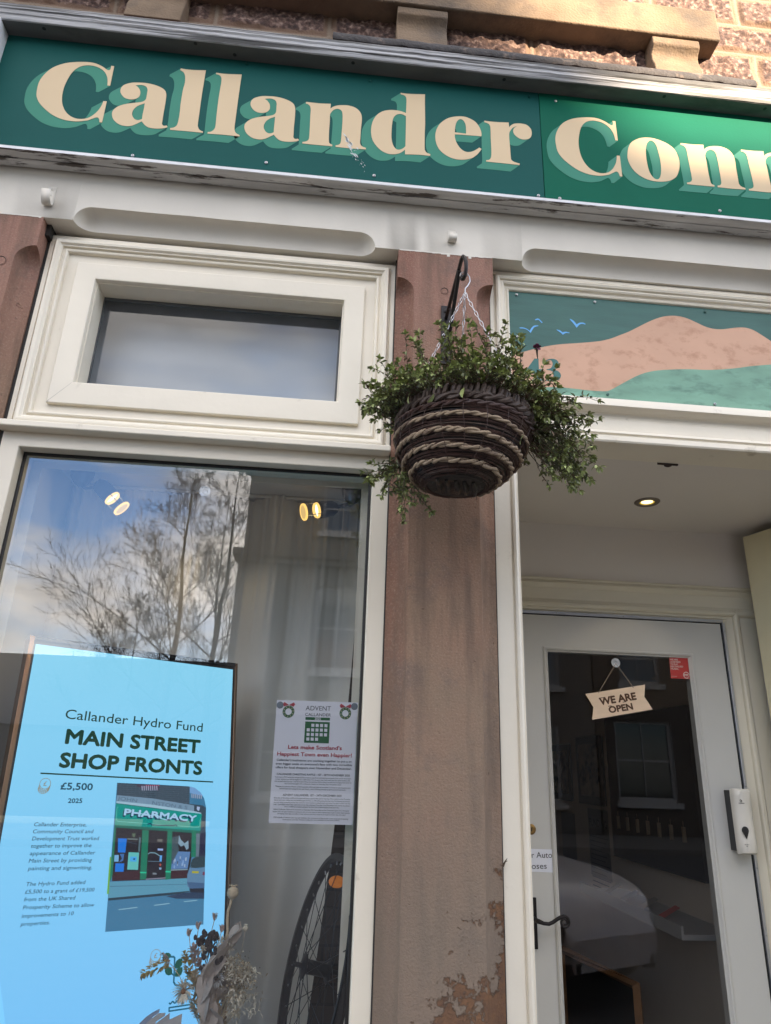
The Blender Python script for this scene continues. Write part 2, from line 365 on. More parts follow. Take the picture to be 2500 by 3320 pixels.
# --- lintel with stopped hollow chamfers
def chamf(t, t0, t1, r):
    if t <= t0 or t >= t1: return 0.0
    d = min(t-t0, t1-t, r); return math.sqrt(max(0, 1-((r-d)/r)**2))
def nsmp(a, b_, ends, r, base):
    s = set(np.round(np.arange(a, b_, base), 5)) | {a, b_}
    for e0, e1 in ends:
        for i in range(13): u = 1-math.cos(PI/2*i/12); s |= {round(e0+r*u, 5), round(e1-r*u, 5)}
    return sorted(x for x in s if a <= x <= b_)
b = MB(); spans = [(-.838, .08), (.55, 1.46)]; xs = nsmp(-1.9, 2.3, spans, .05, .03); Z0, ZT = 3.126, 3.36
NA = 7
for i, x in enumerate(xs):
    s = max(chamf(x, *sp, .05) for sp in spans); h, d = .054*s+1e-4, .046*s+1e-4
    jig = .0012*mn.noise(Vector((x*9, 1, 2)))
    row = [(x, 0, ZT), (x, 0, Z0+h+jig)] + [(x, d*math.sin(PI/2*k/NA), Z0+h*math.cos(PI/2*k/NA)+jig*(1-k/NA)) for k in range(1, NA+1)] + [(x, .3, Z0)]
    b.v += row
    if i:
        q = len(row); a = (i-1)*q
        for j in range(q-1): b.f.append((a+j, a+j+1, a+q+j+1, a+q+j)); b.m.append(0)
b.build('lintel', creamw, shop, sharp=50)

# --- pilasters
def pilaster(x0, x1, zt0, sides, side_d=.3, name='pilaster'):
    b = MB(); r = .05; zs = nsmp(-.2, Z0, [(-1, zt0)], r, .03); q = None
    for i, z in enumerate(zs):
        s = chamf(z, -1, zt0, r); cl = (.051*s if 'l' in sides else 0)+1e-4; cr = (.053*s if 'r' in sides else 0)+1e-4
        j = .0016*mn.noise(Vector((z*14, x0*3, 0))); j2 = .0016*mn.noise(Vector((z*14, x0*3, 5)))
        row = [(x0, side_d, z)]
        for k in range(NA+1): a = PI/2*k/NA; row.append((x0+cl*math.sin(a)+j*k/NA, cl*.95*math.cos(a), z))
        for k in range(9): row.append((x0+cl+j+(x1-cr+j2-x0-cl-j)*(k+1)/10, .0012*mn.noise(Vector((z*5, k*.7, x0))), z))
        for k in range(NA+1): a = PI/2*k/NA; row.append((x1-cr*math.cos(a)+j2*(1-k/NA), cr*.95*math.sin(a), z))
        row.append((x1, side_d, z)); b.v += row; q = len(row)
        if i:
            a = (i-1)*q
            for t in range(q-1): b.f.append((a+t, a+t+1, a+q+t+1, a+q+t)); b.m.append(0)
    return b.build(name, pinkstone if x0 > 0 else plainpink, shop, sharp=40)
pilaster(.154, .453, 3.022, 'lr'); pilaster(-1.35, -.924, 3.02, 'r'); 
# ragged white paint line along the lintel's lower edge where it meets the stone
for (xa, xb) in ((-1.3, -.93), (.157, .452)):
    b = MB(); x = xa
    while x < xb:
        x2 = min(xb, x+rnd.uniform(.004, .012)); hh = .004+.005*abs(mn.noise(Vector((x*40, 0, 0)))); 
        hh *= 1+2.2*max(0, 1-abs(x-.305)/.007)+2.5*max(0, 1-abs(x-.376)/.005)
        b.quad((x, -.0012, 3.1275), (x2, -.0012, 3.1275), (x2, -.0012, 3.1275-hh), (x, -.0012, 3.1275-hh)); x = x2
    b.build('paint_drips', creamw, shop, smooth=False)
for (px_, py_, r) in ((1441, 944, .0115), (2, 845, .016)):
    p = at(px_, py_, 0); b = MB(); b.lathe([(r, 0), (r*.75, .004), (r*.7, .012), (0.0001, .014)], (p[0], -.002, p[2]), (0, 1, 0), 16)
    b.build('bolt_hole', black, shop)
# putty/dirt gap at the head of the left jamb
b = MB(); b.box(-.925, -.914, .056, .1, -.1, 3.1); b.box(-.924, -.911, .03, .1, 3.085, 3.1255); b.box(.1505, .1545, .05, .1, -.1, 3.126); b.box(.4525, .4545, .05, .1, -.1, 3.126)
b.build('joint_gap', mat('dark_joint', (.03, .027, .025), .9), shop, smooth=False)

# --- window joinery
def fr(x0, x1, z0, z1, prof, dt=0.0, db=0.0, dl=0.0, dr=0.0):
    R = []
    for i, (a, y) in enumerate(prof):
        k = 0 if i == 0 else 1
        R.append((x0+a+dl*k, x1-a-dr*k, z0+max(0, a+db*k), z1-a-dt*k, y))
    return R
mould = [(0, .3), (0, .055), (.0125, .055), (.0145, .0605), (.017, .0605), (.019, .047), (.023, .040), (.028, .0385), (.034, .0405), (.039, .0465), (.042, .0475),
         (.043, .0545), (.047, .056), (.0495, .052), (.0535, .050), (.0575, .0515), (.060, .056), (.0605, .062), (.0665, .064)]
b = MB(); b.loops(fr(-.914, .151, 2.455, 3.1265, mould+[(.094, .064)], dt=.018, db=-.012), 0)
b.loops([(-.820, .057, 2.531, 3.014, .064), (-.820, .057, 2.531, 3.014, .053), (-.818, .055, 2.533, 3.012, .051), (-.763, .000, 2.597, 2.963, .051), (-.759, -.005, 2.601, 2.959, .0525),
         (-.7575, -.006, 2.603, 2.9575, .056), (-.756, -.0075, 2.604, 2.956, .066), (-.753, -.010, 2.606, 2.953, .067), (-.752, -.011, 2.607, 2.952, .132)], 0)
tw = b.build('transom_window', cream, shop, sharp=28)
for (x, z, dx, dz) in ((-.820, 3.014, .0585, -.053), (.057, 2.531, -.0585, .067), (-.820, 2.531, .0585, .067)):
    b = MB(); b.add([(x+.001, .0506, z), (x, .0506, z+.001), (x+dx, .0506, z+dz+.0005), (x+dx+.0005, .0506, z+dz)], [(0, 1, 2, 3)])
    b.build('mitre_line', mat('paint_crack', (.42, .40, .34), .8), tw, smooth=False)
b = MB(); b.loops([(-.752, -.011, 2.607, 2.952, .1315), (-.747, -.017, 2.612, 2.941, .130), (-.747, -.017, 2.612, 2.941, .136)])
b.build('glazing_seal', mat('grey_seal', (.10, .11, .12), .5), tw)
glass1 = glass_mat('transom_glass', .045, (.93, .96, .98), dirt=.03)
glass2 = glass_mat('shop_glass', .125, (.95, .97, .98), dirt=.008)
glass3 = glass_mat('door_glass', .045, (.88, .87, .85), dirt=.004)
b = MB(); b.quad((-.75, .133, 2.61), (-.013, .133, 2.61), (-.013, .133, 2.948), (-.75, .133, 2.948)); b.build('pane', glass1, tw, smooth=False)
# sill ledge under the transom window
b = MB(); b.box(-.924, .1515, .018, .12, 2.436, 2.4565); b.build('window_ledge', cream, shop, bevel=.004)
# big shop window
sw_prof = [(-.914, .1505, -.1, 2.436, .3), (-.914, .1505, -.1, 2.436, .055), (-.868, .1065, .72, 2.395, .055), (-.866, .105, .722, 2.393, .0565), (-.866, .105, .722, 2.393, .094)]
b = MB(); b.loops(sw_prof); swf = b.build('shop_window', cream, shop, sharp=28)
b = MB(); b.loops([(-.866, .105, .722, 2.393, .0925), (-.861, .099, .73, 2.387, .0915), (-.859, .097, .732, 2.385, .0935), (-.859, .097, .732, 2.385, .099)]); b.build('glazing_seal', black, swf)
b = MB(); b.quad((-.862, .095, .73), (.1, .095, .73), (.1, .095, 2.388), (-.862, .095, 2.388)); b.build('pane', glass2, swf, smooth=False)
b = MB(); b.loops([(-.866, .105, .72, 2.393, .101), (-.866, .105, .72, 2.393, .16), (-.84, .08, .74, 2.375, .162), (-.90, .14, .70, 2.53, .163)]); b.build('inner_frame', cream, swf, sharp=28)

# --- door side: frame, transom beam, architrave round the painted panel
dmould = [(0, .3), (0, .055), (.012, .055), (.014, .0605), (.017, .060), (.020, .047), (.026, .043), (.033, .046), (.036, .052), (.042, .050), (.047, .053), (.049, .060), (.056, .062), (.060, .058), (.064, .060), (.066, .066), (.068, .070)]
b = MB(); b.loops(fr(.4545, 1.52, 2.60, 3.1265, dmould, dt=.004, db=.01)); b.build('panel_architrave', cream, shop, sharp=26)
b = MB()   # moulded transom beam seen from below
prof = [(.062, 2.678), (.040, 2.674), (.030, 2.668), (.024, 2.655), (.022, 2.640), (.026, 2.637), (.052, 2.630), (.058, 2.618), (.052, 2.608), (.050, 2.570), (.047, 2.566), (.038, 2.562), (.036, 2.556), (.042, 2.552),
        (.040, 2.545), (.034, 2.542), (.033, 2.530), (.036, 2.525), (.15, 2.524)]
for y, z in prof: b.v += [(.4575, y, z), (1.95, y, z)]
for i in range(len(prof)-1): b.f.append((2*i, 2*i+1, 2*i+3, 2*i+2)); b.m.append(0)
b.build('transom_beam', cream, shop, sharp=26)
b = MB()   # door post in two moulded steps
pp = [(.4545, .3), (.4545, .055), (.500, .0545), (.5015, .0585), (.504, .0585), (.506, .050), (.512, .047), (.518, .050), (.520, .056), (.5245, .056), (.5255, .060), (.5255, .10), (.519, .102), (.519, .77)]
for x, y in pp: b.v += [(x, y, -.1), (x, y, 2.60)]
for i in range(len(pp)-1): b.f.append((2*i, 2*i+1, 2*i+3, 2*i+2)); b.m.append(0)
b.build('door_post', cream, shop, sharp=26)
b = MB(); b.box(1.95, 2.4, -.0, .3, -.2, 3.13); b.build('pilaster', plainpink, shop)

# --- porch
plaster = mat('porch_plaster', (.70, .655, .60), .75, var=.03, vs=2)
b = MB(); b.box(.50, 1.98, .151, .80, 2.528, 2.6); b.build('porch_ceiling', plaster, shop, smooth=False)
b = MB(); b.box(.50, 1.98, .775, .9, 2.30, 2.53); b.box(1.83, 1.98, .1, .9, -.1, 2.53); b.box(.497, .5185, .1, .78, -.1, 2.53); b.build('porch_wall', plaster, shop, smooth=False)
b = MB(); b.lathe([(.004, .002), (.02, .001), (.021, -.001)], at(2162, 1487, .152), (0, 0, 1), 12)
p = at(2165, 1484, .153); b = MB(); b.box(p[0]-.035, p[0]+.03, .150, .156, 2.519, 2.527); b.ball((p[0], .158, 2.521), .009, 6, sc=(1.5, 1, .7)); b.build('ceiling_stain', mat('dark_stain', (.05, .035, .03), .9), shop)
porchcream = mat('porch_cream_paint', (.68, .63, .50), .45, var=.05, vs=3, bump=.0005, bs=40)
b = MB()
dp = [(2.306, .7745), (2.304, .757), (2.299, .754), (2.294, .757), (2.291, .762), (2.289, .756), (2.281, .752), (2.275, .757), (2.270, .760), (2.266, .766), (2.222, .766), (2.215, .760), (2.210, .758), (2.206, .752), (2.196, .750), (2.190, .755), (2.188, .764), (2.180, .766), (2.177, .770), (2.165, .770)]
for z, y in dp: b.v += [(.5185, y, z), (1.645, y, z)]
for i in range(len(dp)-1): b.f.append((2*i, 2*i+1, 2*i+3, 2*i+2)); b.m.append(0)
db = [(1.645, .90), (1.645, .766), (1.585, .766), (1.580, .760), (1.572, .752), (1.562, .750), (1.556, .755), (1.553, .764), (1.540, .767), (1.532, .770), (1.520, .771), (1.518, .79)]
k = len(b.v)
for x, y in db: b.v += [(x, y, 0), (x, y, min(2.2205, 2.167+(x-1.518)*.9))]
for i in range(len(db)-1): b.f.append((k+2*i, k+2*i+1, k+2*i+3, k+2*i+2)); b.m.append(0)
b.build('door_surround', porchcream, shop, sharp=26)
b = MB(); b.box(1.645, 1.98, .768, .90, 0, 2.3); b.build('porch_wall', plaster, shop, smooth=False)
b = MB(); b.box(.4, 2.1, .1, .9, -.2, .15); b.build('doorstep', paving, shop)
# brush strip round the door
alu = mat('brushed_aluminium', (.50, .52, .56), .35, .8, var=.1, vs=30)
b = MB(); b.box(.5185, 1.5145, .7625, .772, 2.1625, 2.1735); b.box(1.5105, 1.5205, .7625, .772, .15, 2.1625); ds = b.build('draught_strip', alu, shop, bevel=.0008)
for (x, z) in ((.86, 2.168), (1.12, 2.168), (1.38, 2.168), (1.5155, 2.13), (1.5155, 1.93), (1.5155, 1.58), (1.5155, 1.32), (1.5155, 1.12), (1.5155, .92)): b = MB(); b.ball((x, .7622, z), .0028, 5); b.build('screw', metal, ds)
b = MB(); b.box(.5185, 1.513, .770, .776, 2.1585, 2.1624); b.box(1.503, 1.5105, .770, .778, .15, 2.1585); b.build('door_seal', black, shop, smooth=False)

# --- the door leaf
doorp = mat('door_paint', (.56, .555, .52), .4, var=.04, vs=2.5, bump=.0003, bs=60)
DX0, DX1, DZ1 = .661, 1.5025, 2.158
b = MB(); b.loops([(DX0, DX1, .155, DZ1, .815), (DX0, DX1, .155, DZ1, .7665), (DX0+.001, DX1-.001, .156, DZ1-.001, .7655), (.802, 1.379, .40, 2.040, .7655), (.803, 1.378, .401, 2.039, .760), (.807, 1.374, .404, 2.036, .757), (.812, 1.369, .408, 2.031, .7585), (.816, 1.364, .412, 2.027, .7655), (.820, 1.360, .416, 2.023, .768), (.820, 1.360, .416, 2.023, .80)])
door = b.build('door', doorp, shop, sharp=24)
b = MB(); b.quad((.818, .772, .41), (1.362, .772, .41), (1.362, .772, 2.025), (.818, .772, 2.025)); b.build('pane', glass3, door, smooth=False)
# lever handle with a curled end, and the lock
b = MB(); b.box(.7125, .7395, .756, .7652, 1.072, 1.218)
pth = [(.728, .752, 1.158), (.728, .722, 1.158), (.733, .711, 1.158), (.746, .706, 1.154), (.762, .704, 1.153), (.775, .704, 1.158), (.788, .704, 1.166), (.800, .704, 1.172), (.812, .704, 1.175)]
cx, cz = .813, 1.1585
for i in range(34): a = PI/2-i*.30; r = .0165*(1-i/34*.72); pth.append((cx+r*math.cos(a), .704, cz+r*math.sin(a)))
P = Vector(pth[0]); b.tube(pth, [.0075]*3+[.006]*6+[.0048-.0022*i/34 for i in range(34)], 8); b.build('handle', iron, door, bevel=.0015)
p = at(1724, 2689, .762); b = MB(); b.lathe([(.0001, -.006), (.010, -.006), (.012, -.003), (.0155, -.002), (.017, .001)], (.733, .764, p[2]), (0, 1, 0), 20); lk = b.build('lock', mat('aged_brass', (.30, .19, .07), .35, 1.0, var=.3, vs=60), door)
b = MB(); b.box(.7315, .7345, .7565, .7578, p[2]-.006, p[2]+.006); b.build('keyhole', black, lk)
# outer leaf folded back on the right of the porch
olive = mat('outer_leaf_cream', (.68, .62, .42), .45, var=.05, vs=2, bump=.0004, bs=40)
b = MB(); b.add([(1.604, .70, .15), (1.83, -.0+.06, .15), (1.87, .075, .15), (1.644, .715, .15), (1.604, .70, 2.494), (1.83, .06, 2.494), (1.87, .075, 2.494), (1.644, .715, 2.494)],
               [(0, 1, 5, 4), (1, 2, 6, 5), (2, 3, 7, 6), (3, 0, 4, 7), (4, 5, 6, 7), (0, 3, 2, 1)]); b.build('outer_door', olive, shop, bevel=.003)

# --- fascia: bottom ledge, backing, cornice
YS = -.050
b = MB()   # ledge in two boards with a tongue between them, edge chewed by weather
n = 220
for i in range(n+1):
    x = -1.9+4.2*i/n; j = .0022*mn.noise(Vector((x*16, 0, 3)))+.0012*mn.noise(Vector((x*60, 0, 1))); c = max(0, mn.noise(Vector((x*5.5, 4, 0)))-.45)*.03
    row = [(x, YS, 3.324), (x, -.066, 3.3235), (x, -.068, 3.322), (x, -.068, 3.3115), (x, -.066, 3.3095), (x, -.050+j*.2, 3.3085), (x, -.0375, 3.3085+j*.2), (x, -.0370, 3.3115), (x, -.0345, 3.3115), (x, -.034, 3.307), (x, -.006+j+c, 3.305), (x, -.004+j+c, 3.312), (x, .0, 3.325)]
    b.v += row
    if i:
        q = len(row); a = (i-1)*q
        for t in range(q-1): b.f.append((a+t, a+t+1, a+q+t+1, a+q+t)); b.m.append(1 if t in (0, 1, 2) else 0)
b.build('fascia_ledge', [oldwhite, whitelip], shop, sharp=30)
b = MB(); b.box(-1.9, 2.3, -.036, .3, 3.318, 3.86); b.build('fascia_backing', greywood, shop, smooth=False)
b = MB()
prof = [(YS+.01, 3.803), (-.100, 3.803), (-.104, 3.805), (-.107, 3.813), (-.1085, 3.820), (-.112, 3.824), (-.1125, 3.836), (-.1165, 3.842), (-.1175, 3.858), (-.114, 3.864), (-.105, 3.868), (.0, 3.885)]
n = 260
for i in range(n+1):
    x = -1.9+4.2*i/n; j = .0013*mn.noise(Vector((x*20, 1, 3)))
    b.v += [(x, y+j*(1 if 1 < k < 10 else 0), z) for k, (y, z) in enumerate(prof)]
    if i:
        q = len(prof); a = (i-1)*q
        for t in range(q-1): b.f.append((a+t, a+t+1, a+q+t+1, a+q+t)); b.m.append(1 if 1 <= t <= 8 else 0)
cor = b.build('cornice', [greywood, streaky], shop, sharp=24)
for (x_, y_) in ((143, 93), (634, 141), (1145, 204), (1635, 258), (2154, 313), (2480, 353), (761, 178)):
    p = at(x_, y_, -.078); q = CP+(p-CP)*(3.803-CP[2])/(p[2]-CP[2]); b = MB(); b.lathe([(.0001, -.0005), (.0045, -.0006), (.0062, .0004)], (q[0], q[1], 3.8025), (0, 0, 1), 10); b.build('nail_hole', black, cor)
# torn felt on top of the cornice
felt = mat('lead_flashing', (.045, .040, .040), .8, var=.4, vs=20, bump=.004, bs=90, col2=(.20, .15, .12), c2=(.58, .68), c2s=9)
maroon = mat('maroon_paint', (.13, .035, .045), .8, var=.3, vs=12, bump=.002, bs=60, col2=(.34, .25, .20), c2=(.56, .62), c2s=9)
b = MB(); n = 200
for i in range(n+1):
    x = -1.3+3.2*i/n; j = .004*mn.noise(Vector((x*14, 5, 3))); u = max(0, mn.noise(Vector((x*7, 9, 0))))*.012
    b.v += [(x, -.080+j, 3.86), (x, -.078+j, 3.888+u*.5), (x, -.070+j, 3.896+u), (x, 0, 3.93)]
    if i:
        a = (i-1)*4
        for t in range(3): b.f.append((a+t, a+t+1, a+5+t, a+4+t)); b.m.append(0)
b.build('cornice_upstand', maroon, shop, sharp=40)
b = MB(); n = 160
for i in range(n+1):
    x = -.10+1.50*i/n; j = .004*mn.noise(Vector((x*10, 2, 3))); k_ = .005*mn.noise(Vector((x*33, 7, 0)))
    zz = .012*(x-.65)
    b.v += [(x, -.030, 3.905), (x, -.089+j, 3.904+k_), (x, -.092+j, 3.912+k_), (x, -.090+j, 3.930+k_*.6), (x, -.083+j, 3.944+k_*.5), (x, -.03, 3.958), (x, .0, 3.962)]
    if i:
        a = (i-1)*7
        for t in range(6): b.f.append((a+t, a+t+1, a+8+t, a+7+t)); b.m.append(0)
b.add([(-.10, -.030, 3.905), (-.10, -.089, 3.904), (-.10, -.092, 3.912), (-.10, -.090, 3.930), (-.10, -.083, 3.944), (-.10, -.03, 3.958)], [(0, 1, 2, 3, 4, 5)])
b.build('lead_flashing', felt, shop, sharp=40)
# left end block of the fascia
b = MB(); b.box(-1.30, -1.150, -.11, YS+.01, 3.31, 3.803); b.build('fascia_end', whitelip, shop, bevel=.004)

# --- wall above: coursed rubble with ribbon pointing, real relief
X0, X1, ZB, ZTt = -1.6, 2.0, 3.90, 4.95; st = .0065; nx, nzn = int((X1-X0)/st), int((ZTt-ZB)/st)
courses = [3.70, 3.86, 4.018, 4.178, 4.338, 4.50, 4.66, 4.82, 4.99]
joints = {2: [-1.21, -.86, -.52, -.12, .25, .62, 1.08, 1.485, 1.83], 1: [-1.0, -.5, 0, .5, 1.28, 1.7], 3: [-1.3, -.9, -.4, .1, .55, 1.0, 1.30, 1.66], 4: [-1.1, -.6, -.2, .3, .8, 1.10, 1.452, 1.8], 5: [-.9, -.3, .2, .7, 1.2, 1.62], 6: [-1.2, -.7, 0, .5, 1.35, 1.7], 7: [-.8, -.2, .4, 1.0, 1.5]}
vs = []; cols = []
for iz in range(nzn+1):
    for ix in range(nx+1):
        x = X0+ix*st; z = ZB+iz*st
        wx = x+.012*mn.noise(Vector((x*6, z*6, 1))); wz = z+.009*mn.noise(Vector((x*4, z*4, 8)))
        ci = max(i for i in range(len(courses)) if courses[i] <= max(wz, 3.701)); dz = min(wz-courses[ci], courses[min(ci+1, 8)]-wz)
        jl = joints.get(ci, [0]); dx = min(abs(wx-q) for q in jl); d = min(dx, dz)
        bid = ci*17+sum(1 for q in jl if q < wx)
        e = min(1, max(0, (d-.008)/.018)); body = e*(.010+.010*mn.fractal(Vector((x*22, z*22, bid*3.1)), 1.0, 2.1, 4)+.004*mn.noise(Vector((x*90, z*90, 4)))+.006*mn.noise(Vector((bid*7.7, 1, 1))))
        margin = 1 if e < .999 else 0
        rib = .006*max(0, 1-(d/.0065)**2) if d < .0065 else 0
        vs.append((x, -(body if d > .008 else rib), z)); cols.append((1.0 if d < .0072 else 0.0, (bid*.37) % 1, 0 if e > .9 else 1, 1))
b = MB(); b.v = vs
b.f = [(r*(nx+1)+c, r*(nx+1)+c+1, (r+1)*(nx+1)+c+1, (r+1)*(nx+1)+c) for r in range(nzn) for c in range(nx)]; b.m = [0]*len(b.f)
m, t, bs_ = bsdf('rubble_stone'); nn = t.nodes.new; ll = t.links.new
va = nn('ShaderNodeVertexColor'); va.layer_name = 'stone'; sp = nn('ShaderNodeSeparateColor'); ll(va.outputs[0], sp.inputs[0])
tcx = nn('ShaderNodeTexCoord'); z1 = nn('ShaderNodeTexNoise'); z1.inputs['Scale'].default_value = 60; z1.inputs['Detail'].default_value = 6; ll(tcx.outputs['Object'], z1.inputs['Vector'])
r1 = nn('ShaderNodeValToRGB'); e = r1.color_ramp.elements; e[0].position = .36; e[0].color = (.055, .034, .030, 1); e[1].position = .68; e[1].color = (.36, .25, .20, 1); e2_ = e.new(.54); e2_.color = (.15, .09, .072, 1); ll(z1.outputs[0], r1.inputs[0])
mm = nn('ShaderNodeMix'); mm.data_type = 'RGBA'; ll(sp.outputs[2], mm.inputs[0]); ll(r1.outputs[0], mm.inputs[6]); mm.inputs[7].default_value = (.22, .14, .095, 1)
mm2 = nn('ShaderNodeMix'); mm2.data_type = 'RGBA'; ll(sp.outputs[0], mm2.inputs[0]); ll(mm.outputs[2], mm2.inputs[6]); mm2.inputs[7].default_value = (.27, .205, .15, 1)
ll(mm2.outputs[2], bs_.inputs['Base Color']); bs_.inputs['Roughness'].default_value = .9
z2 = nn('ShaderNodeTexNoise'); z2.inputs['Scale'].default_value = 150; z2.inputs['Detail'].default_value = 4; ll(tcx.outputs['Object'], z2.inputs['Vector']); bp = nn('ShaderNodeBump'); bp.inputs['Strength'].default_value = 1; bp.inputs['Distance'].default_value = .003; ll(z2.outputs[0], bp.inputs['Height']); ll(bp.outputs[0], bs_.inputs['Normal'])
wall = b.build('upper_wall', m, shop, sharp=180)
ca = wall.data.color_attributes.new('stone', 'FLOAT_COLOR', 'POINT'); ca.data.foreach_set('color', np.array(cols, dtype=np.float32).ravel())
# dressed tan window sill of the floor above, on three brackets
SY = -.085; SZ = PZ = at(2338, 131, SY)[2]
def rough_box(b, x0, x1, y0, y1, z0, z1, s=.02, a=.0015):
    k = len(b.v); b.box(x0, x1, y0, y1, z0, z1)
b = MB(); SXR = at(2338, 131, SY)[0]; b.box(-1.3, SXR, SY, .05, SZ, SZ+.155); sill = b.build('stone_sill', tanstone, shop, bevel=.006)
def bracket(xa, xb, zt, zb):
    b = MB(); pr = [(.02, zt), (-.074, zt), (-.076, zt-.010), (-.076, zt-.036), (-.070, zt-.043), (-.060, zt-.052), (-.054, zt-.066), (-.054, zt-.085), (-.058, zt-.105), (-.066, zt-.13), (-.072, zb), (.02, zb)]
    n = len(pr); b.v = [(xa, y, z) for y, z in pr]+[(xb, y, z) for y, z in pr]
    b.f = [(i, (i+1) % n, n+(i+1) % n, n+i) for i in range(n)]+[tuple(range(n-1, -1, -1)), tuple(range(n, 2*n))]; b.m = [0]*len(b.f)
    return b.build('sill_bracket', tanstone, sill, sharp=35, bevel=.004)
for xa, xb in ((-.80, -.612), (.117, .296), (1.045, 1.222)): bracket(xa, xb, SZ-.001, 3.93)
# shop roof and body so that it stands as a building (pitched slate roof far above)
slate = mat('slate', (.06, .065, .075), .6, var=.2, vs=12, bump=.004, bs=30)
b = MB(); b.box(-6, X0, -.0, .5, 3.13, 8.2); b.box(X1, 6, 0, .5, 3.13, 8.2); b.box(X0, X1, .02, .5, ZTt, 8.2); b.box(-6, -1.35, 0, .5, -.2, 3.13); b.box(2.4, 6, 0, .5, -.2, 3.13); b.box(-6, 6, .5, 8, 3.6, 8.2); b.box(-6, 6, 7.6, 8, 0, 3.6); b.box(-6, -5.6, .5, 7.6, 0, 3.6); b.box(5.6, 6, .5, 7.6, 0, 3.6)
b.build('plain_wall', plainpink, shop, smooth=False)
b = MB(); b.add([(-6.2, -.2, 8.2), (6.2, -.2, 8.2), (6.2, 8.2, 8.2), (-6.2, 8.2, 8.2), (-6.2, 4, 11), (6.2, 4, 11)], [(0, 1, 5, 4), (2, 3, 4, 5), (0, 4, 3), (1, 2, 5), (0, 3, 2, 1)]); b.build('roof', slate, shop, smooth=False)

# --- inside the display window
inner = mat('inner_white_board', (.66, .66, .66), .7, var=.03)
b = MB(); b.box(-.95, .19, .163, .95, 2.535, 2.56); b.box(-.97, -.95, .163, .95, .3, 2.56); b.box(-.95, .19, .163, 1.2, .64, .72); b.build('display_bay', inner, shop, smooth=False)
b = MB(); b.box(-.86, .10, .215, .225, 2.585, 3.06); b.build('blind', mat('blind_board', (.50, .55, .61), .6), shop, smooth=False)
b = MB(); b.box(-.90, .15, .42, .44, 2.56, 3.13); b.box(-.92, -.90, .14, .44, 2.56, 3.13); b.box(.135, .15, .14, .44, 2.56, 3.13); b.box(-.9, .15, .14, .44, 2.56, 2.585); b.build('boxing', mat('boxing_paint', (.36, .41, .46), .7), shop, smooth=False)
m, t, bs_ = bsdf('inner_brick'); br = t.nodes.new('ShaderNodeTexBrick'); tcx = t.nodes.new('ShaderNodeTexCoord'); mpx = t.nodes.new('ShaderNodeMapping'); mpx.inputs['Rotation'].default_value = (PI/2, 0, 0)
t.links.new(tcx.outputs['Object'], mpx.inputs[0]); t.links.new(mpx.outputs[0], br.inputs[0]); br.inputs['Scale'].default_value = 4.4; br.inputs['Color1'].default_value = (.09, .06, .045, 1); br.inputs['Color2'].default_value = (.055, .04, .032, 1); br.inputs['Mortar'].default_value = (.03, .025, .02, 1)
t.links.new(br.outputs[0], bs_.inputs['Base Color']); bs_.inputs['Roughness'].default_value = .9; bp = t.nodes.new('ShaderNodeBump'); bp.inputs['Distance'].default_value = -.006; t.links.new(br.outputs[1], bp.inputs['Height']); t.links.new(bp.outputs[0], bs_.inputs['Normal'])
b = MB(); b.box(-.97, .40, 1.0, 1.1, .3, 2.6); b.build('brick_wall', m, shop, smooth=False)
b = MB(); b.box(.19, .21, .75, 1.0, .3, 2.6); b.build('brick_return', m, shop, smooth=False)
b = MB(); b.box(.165, .19, .163, .60, .64, 2.54); b.build('reveal_board', inner, shop, smooth=False)
# --- room behind the door
room = mat('room_wall', (.78, .68, .56), .8, var=.06, vs=2); XW = 1.74
b = MB(); b.box(XW, XW+.1, .9, 4.6, .0, 2.7); b.box(.36, XW+.1, 4.6, 4.7, 0, 2.7); b.box(.34, .40, .9, 4.7, 0, 2.7); b.box(.34, XW+.1, .9, 4.7, 2.6, 2.7); b.build('room_wall', room, shop, smooth=False)
b = MB(); b.box(.34, XW+.1, .8, 4.7, .05, .15); b.build('room_floor', mat('room_carpet', (.05, .045, .042), .9), shop, smooth=False)
b = MB(); b.box(.40, .661, .80, .9, 0, 2.7); b.box(1.5025, XW+.1, .80, .9, 0, 2.7); b.box(.40, XW+.1, .80, .9, 2.17, 2.7); b.build('partition', room, shop, smooth=False)
sidep = Plane((XW, 0, 0), (0, -1, 0), (0, 0, 1))   # right-hand room wall, its normal points into the room
def onwall(corners, t_, name, mats, label, cat, group=None, inner_m=None, inset=.12):
    P = [sidep.loc(x, y) for x, y in corners]; a0 = min(p[0] for p in P); a1 = max(p[0] for p in P); z0 = min(p[1] for p in P); z1 = max(p[1] for p in P)
    t = thing(name, label, cat, (XW, -(a0+a1)/2, z0), group)
    b = MB(); y0, y1 = -a1, -a0; b.box(XW-t_, XW-.002, y0, y1, z0, z1); b.build('frame' if inner_m else 'sheet', mats, t, bevel=.001)
    if inner_m:
        dd = inset*min(y1-y0, z1-z0); b = MB(); b.box(XW-t_-.002, XW-t_+.001, y0+dd, y1-dd, z0+dd, z1-dd); b.build('picture', inner_m, t, smooth=False)
    return t, (y0, y1, z0, z1)
def n12(u, v): return (1200+u*.7803, 1600+v*.7803)
def n8(u, v): return (1250+u*.7503, 2400+v*.7503)
paper = mat('paper', (.50, .49, .46), .8); darkfr = mat('dark_picture_frame', (.012, .012, .014), .4); art1 = mat('framed_print', (.42, .33, .22), .7, var=.4, vs=14, col2=(.05, .06, .05), c2=(.5, .6), c2s=10)
onwall([n12(757, 1052), n12(835, 1040), n8(800, 262)], .02, 'picture_frame', darkfr, 'black framed print farthest back on the wall behind the door glass', 'picture', 'framed prints on the room wall', art1)
onwall([n12(865, 1025), n12(966, 1003), n8(945, 285)], .02, 'picture_frame', darkfr, 'larger black framed print beside the dark pegboard behind the door glass', 'picture', 'framed prints on the room wall', art1)
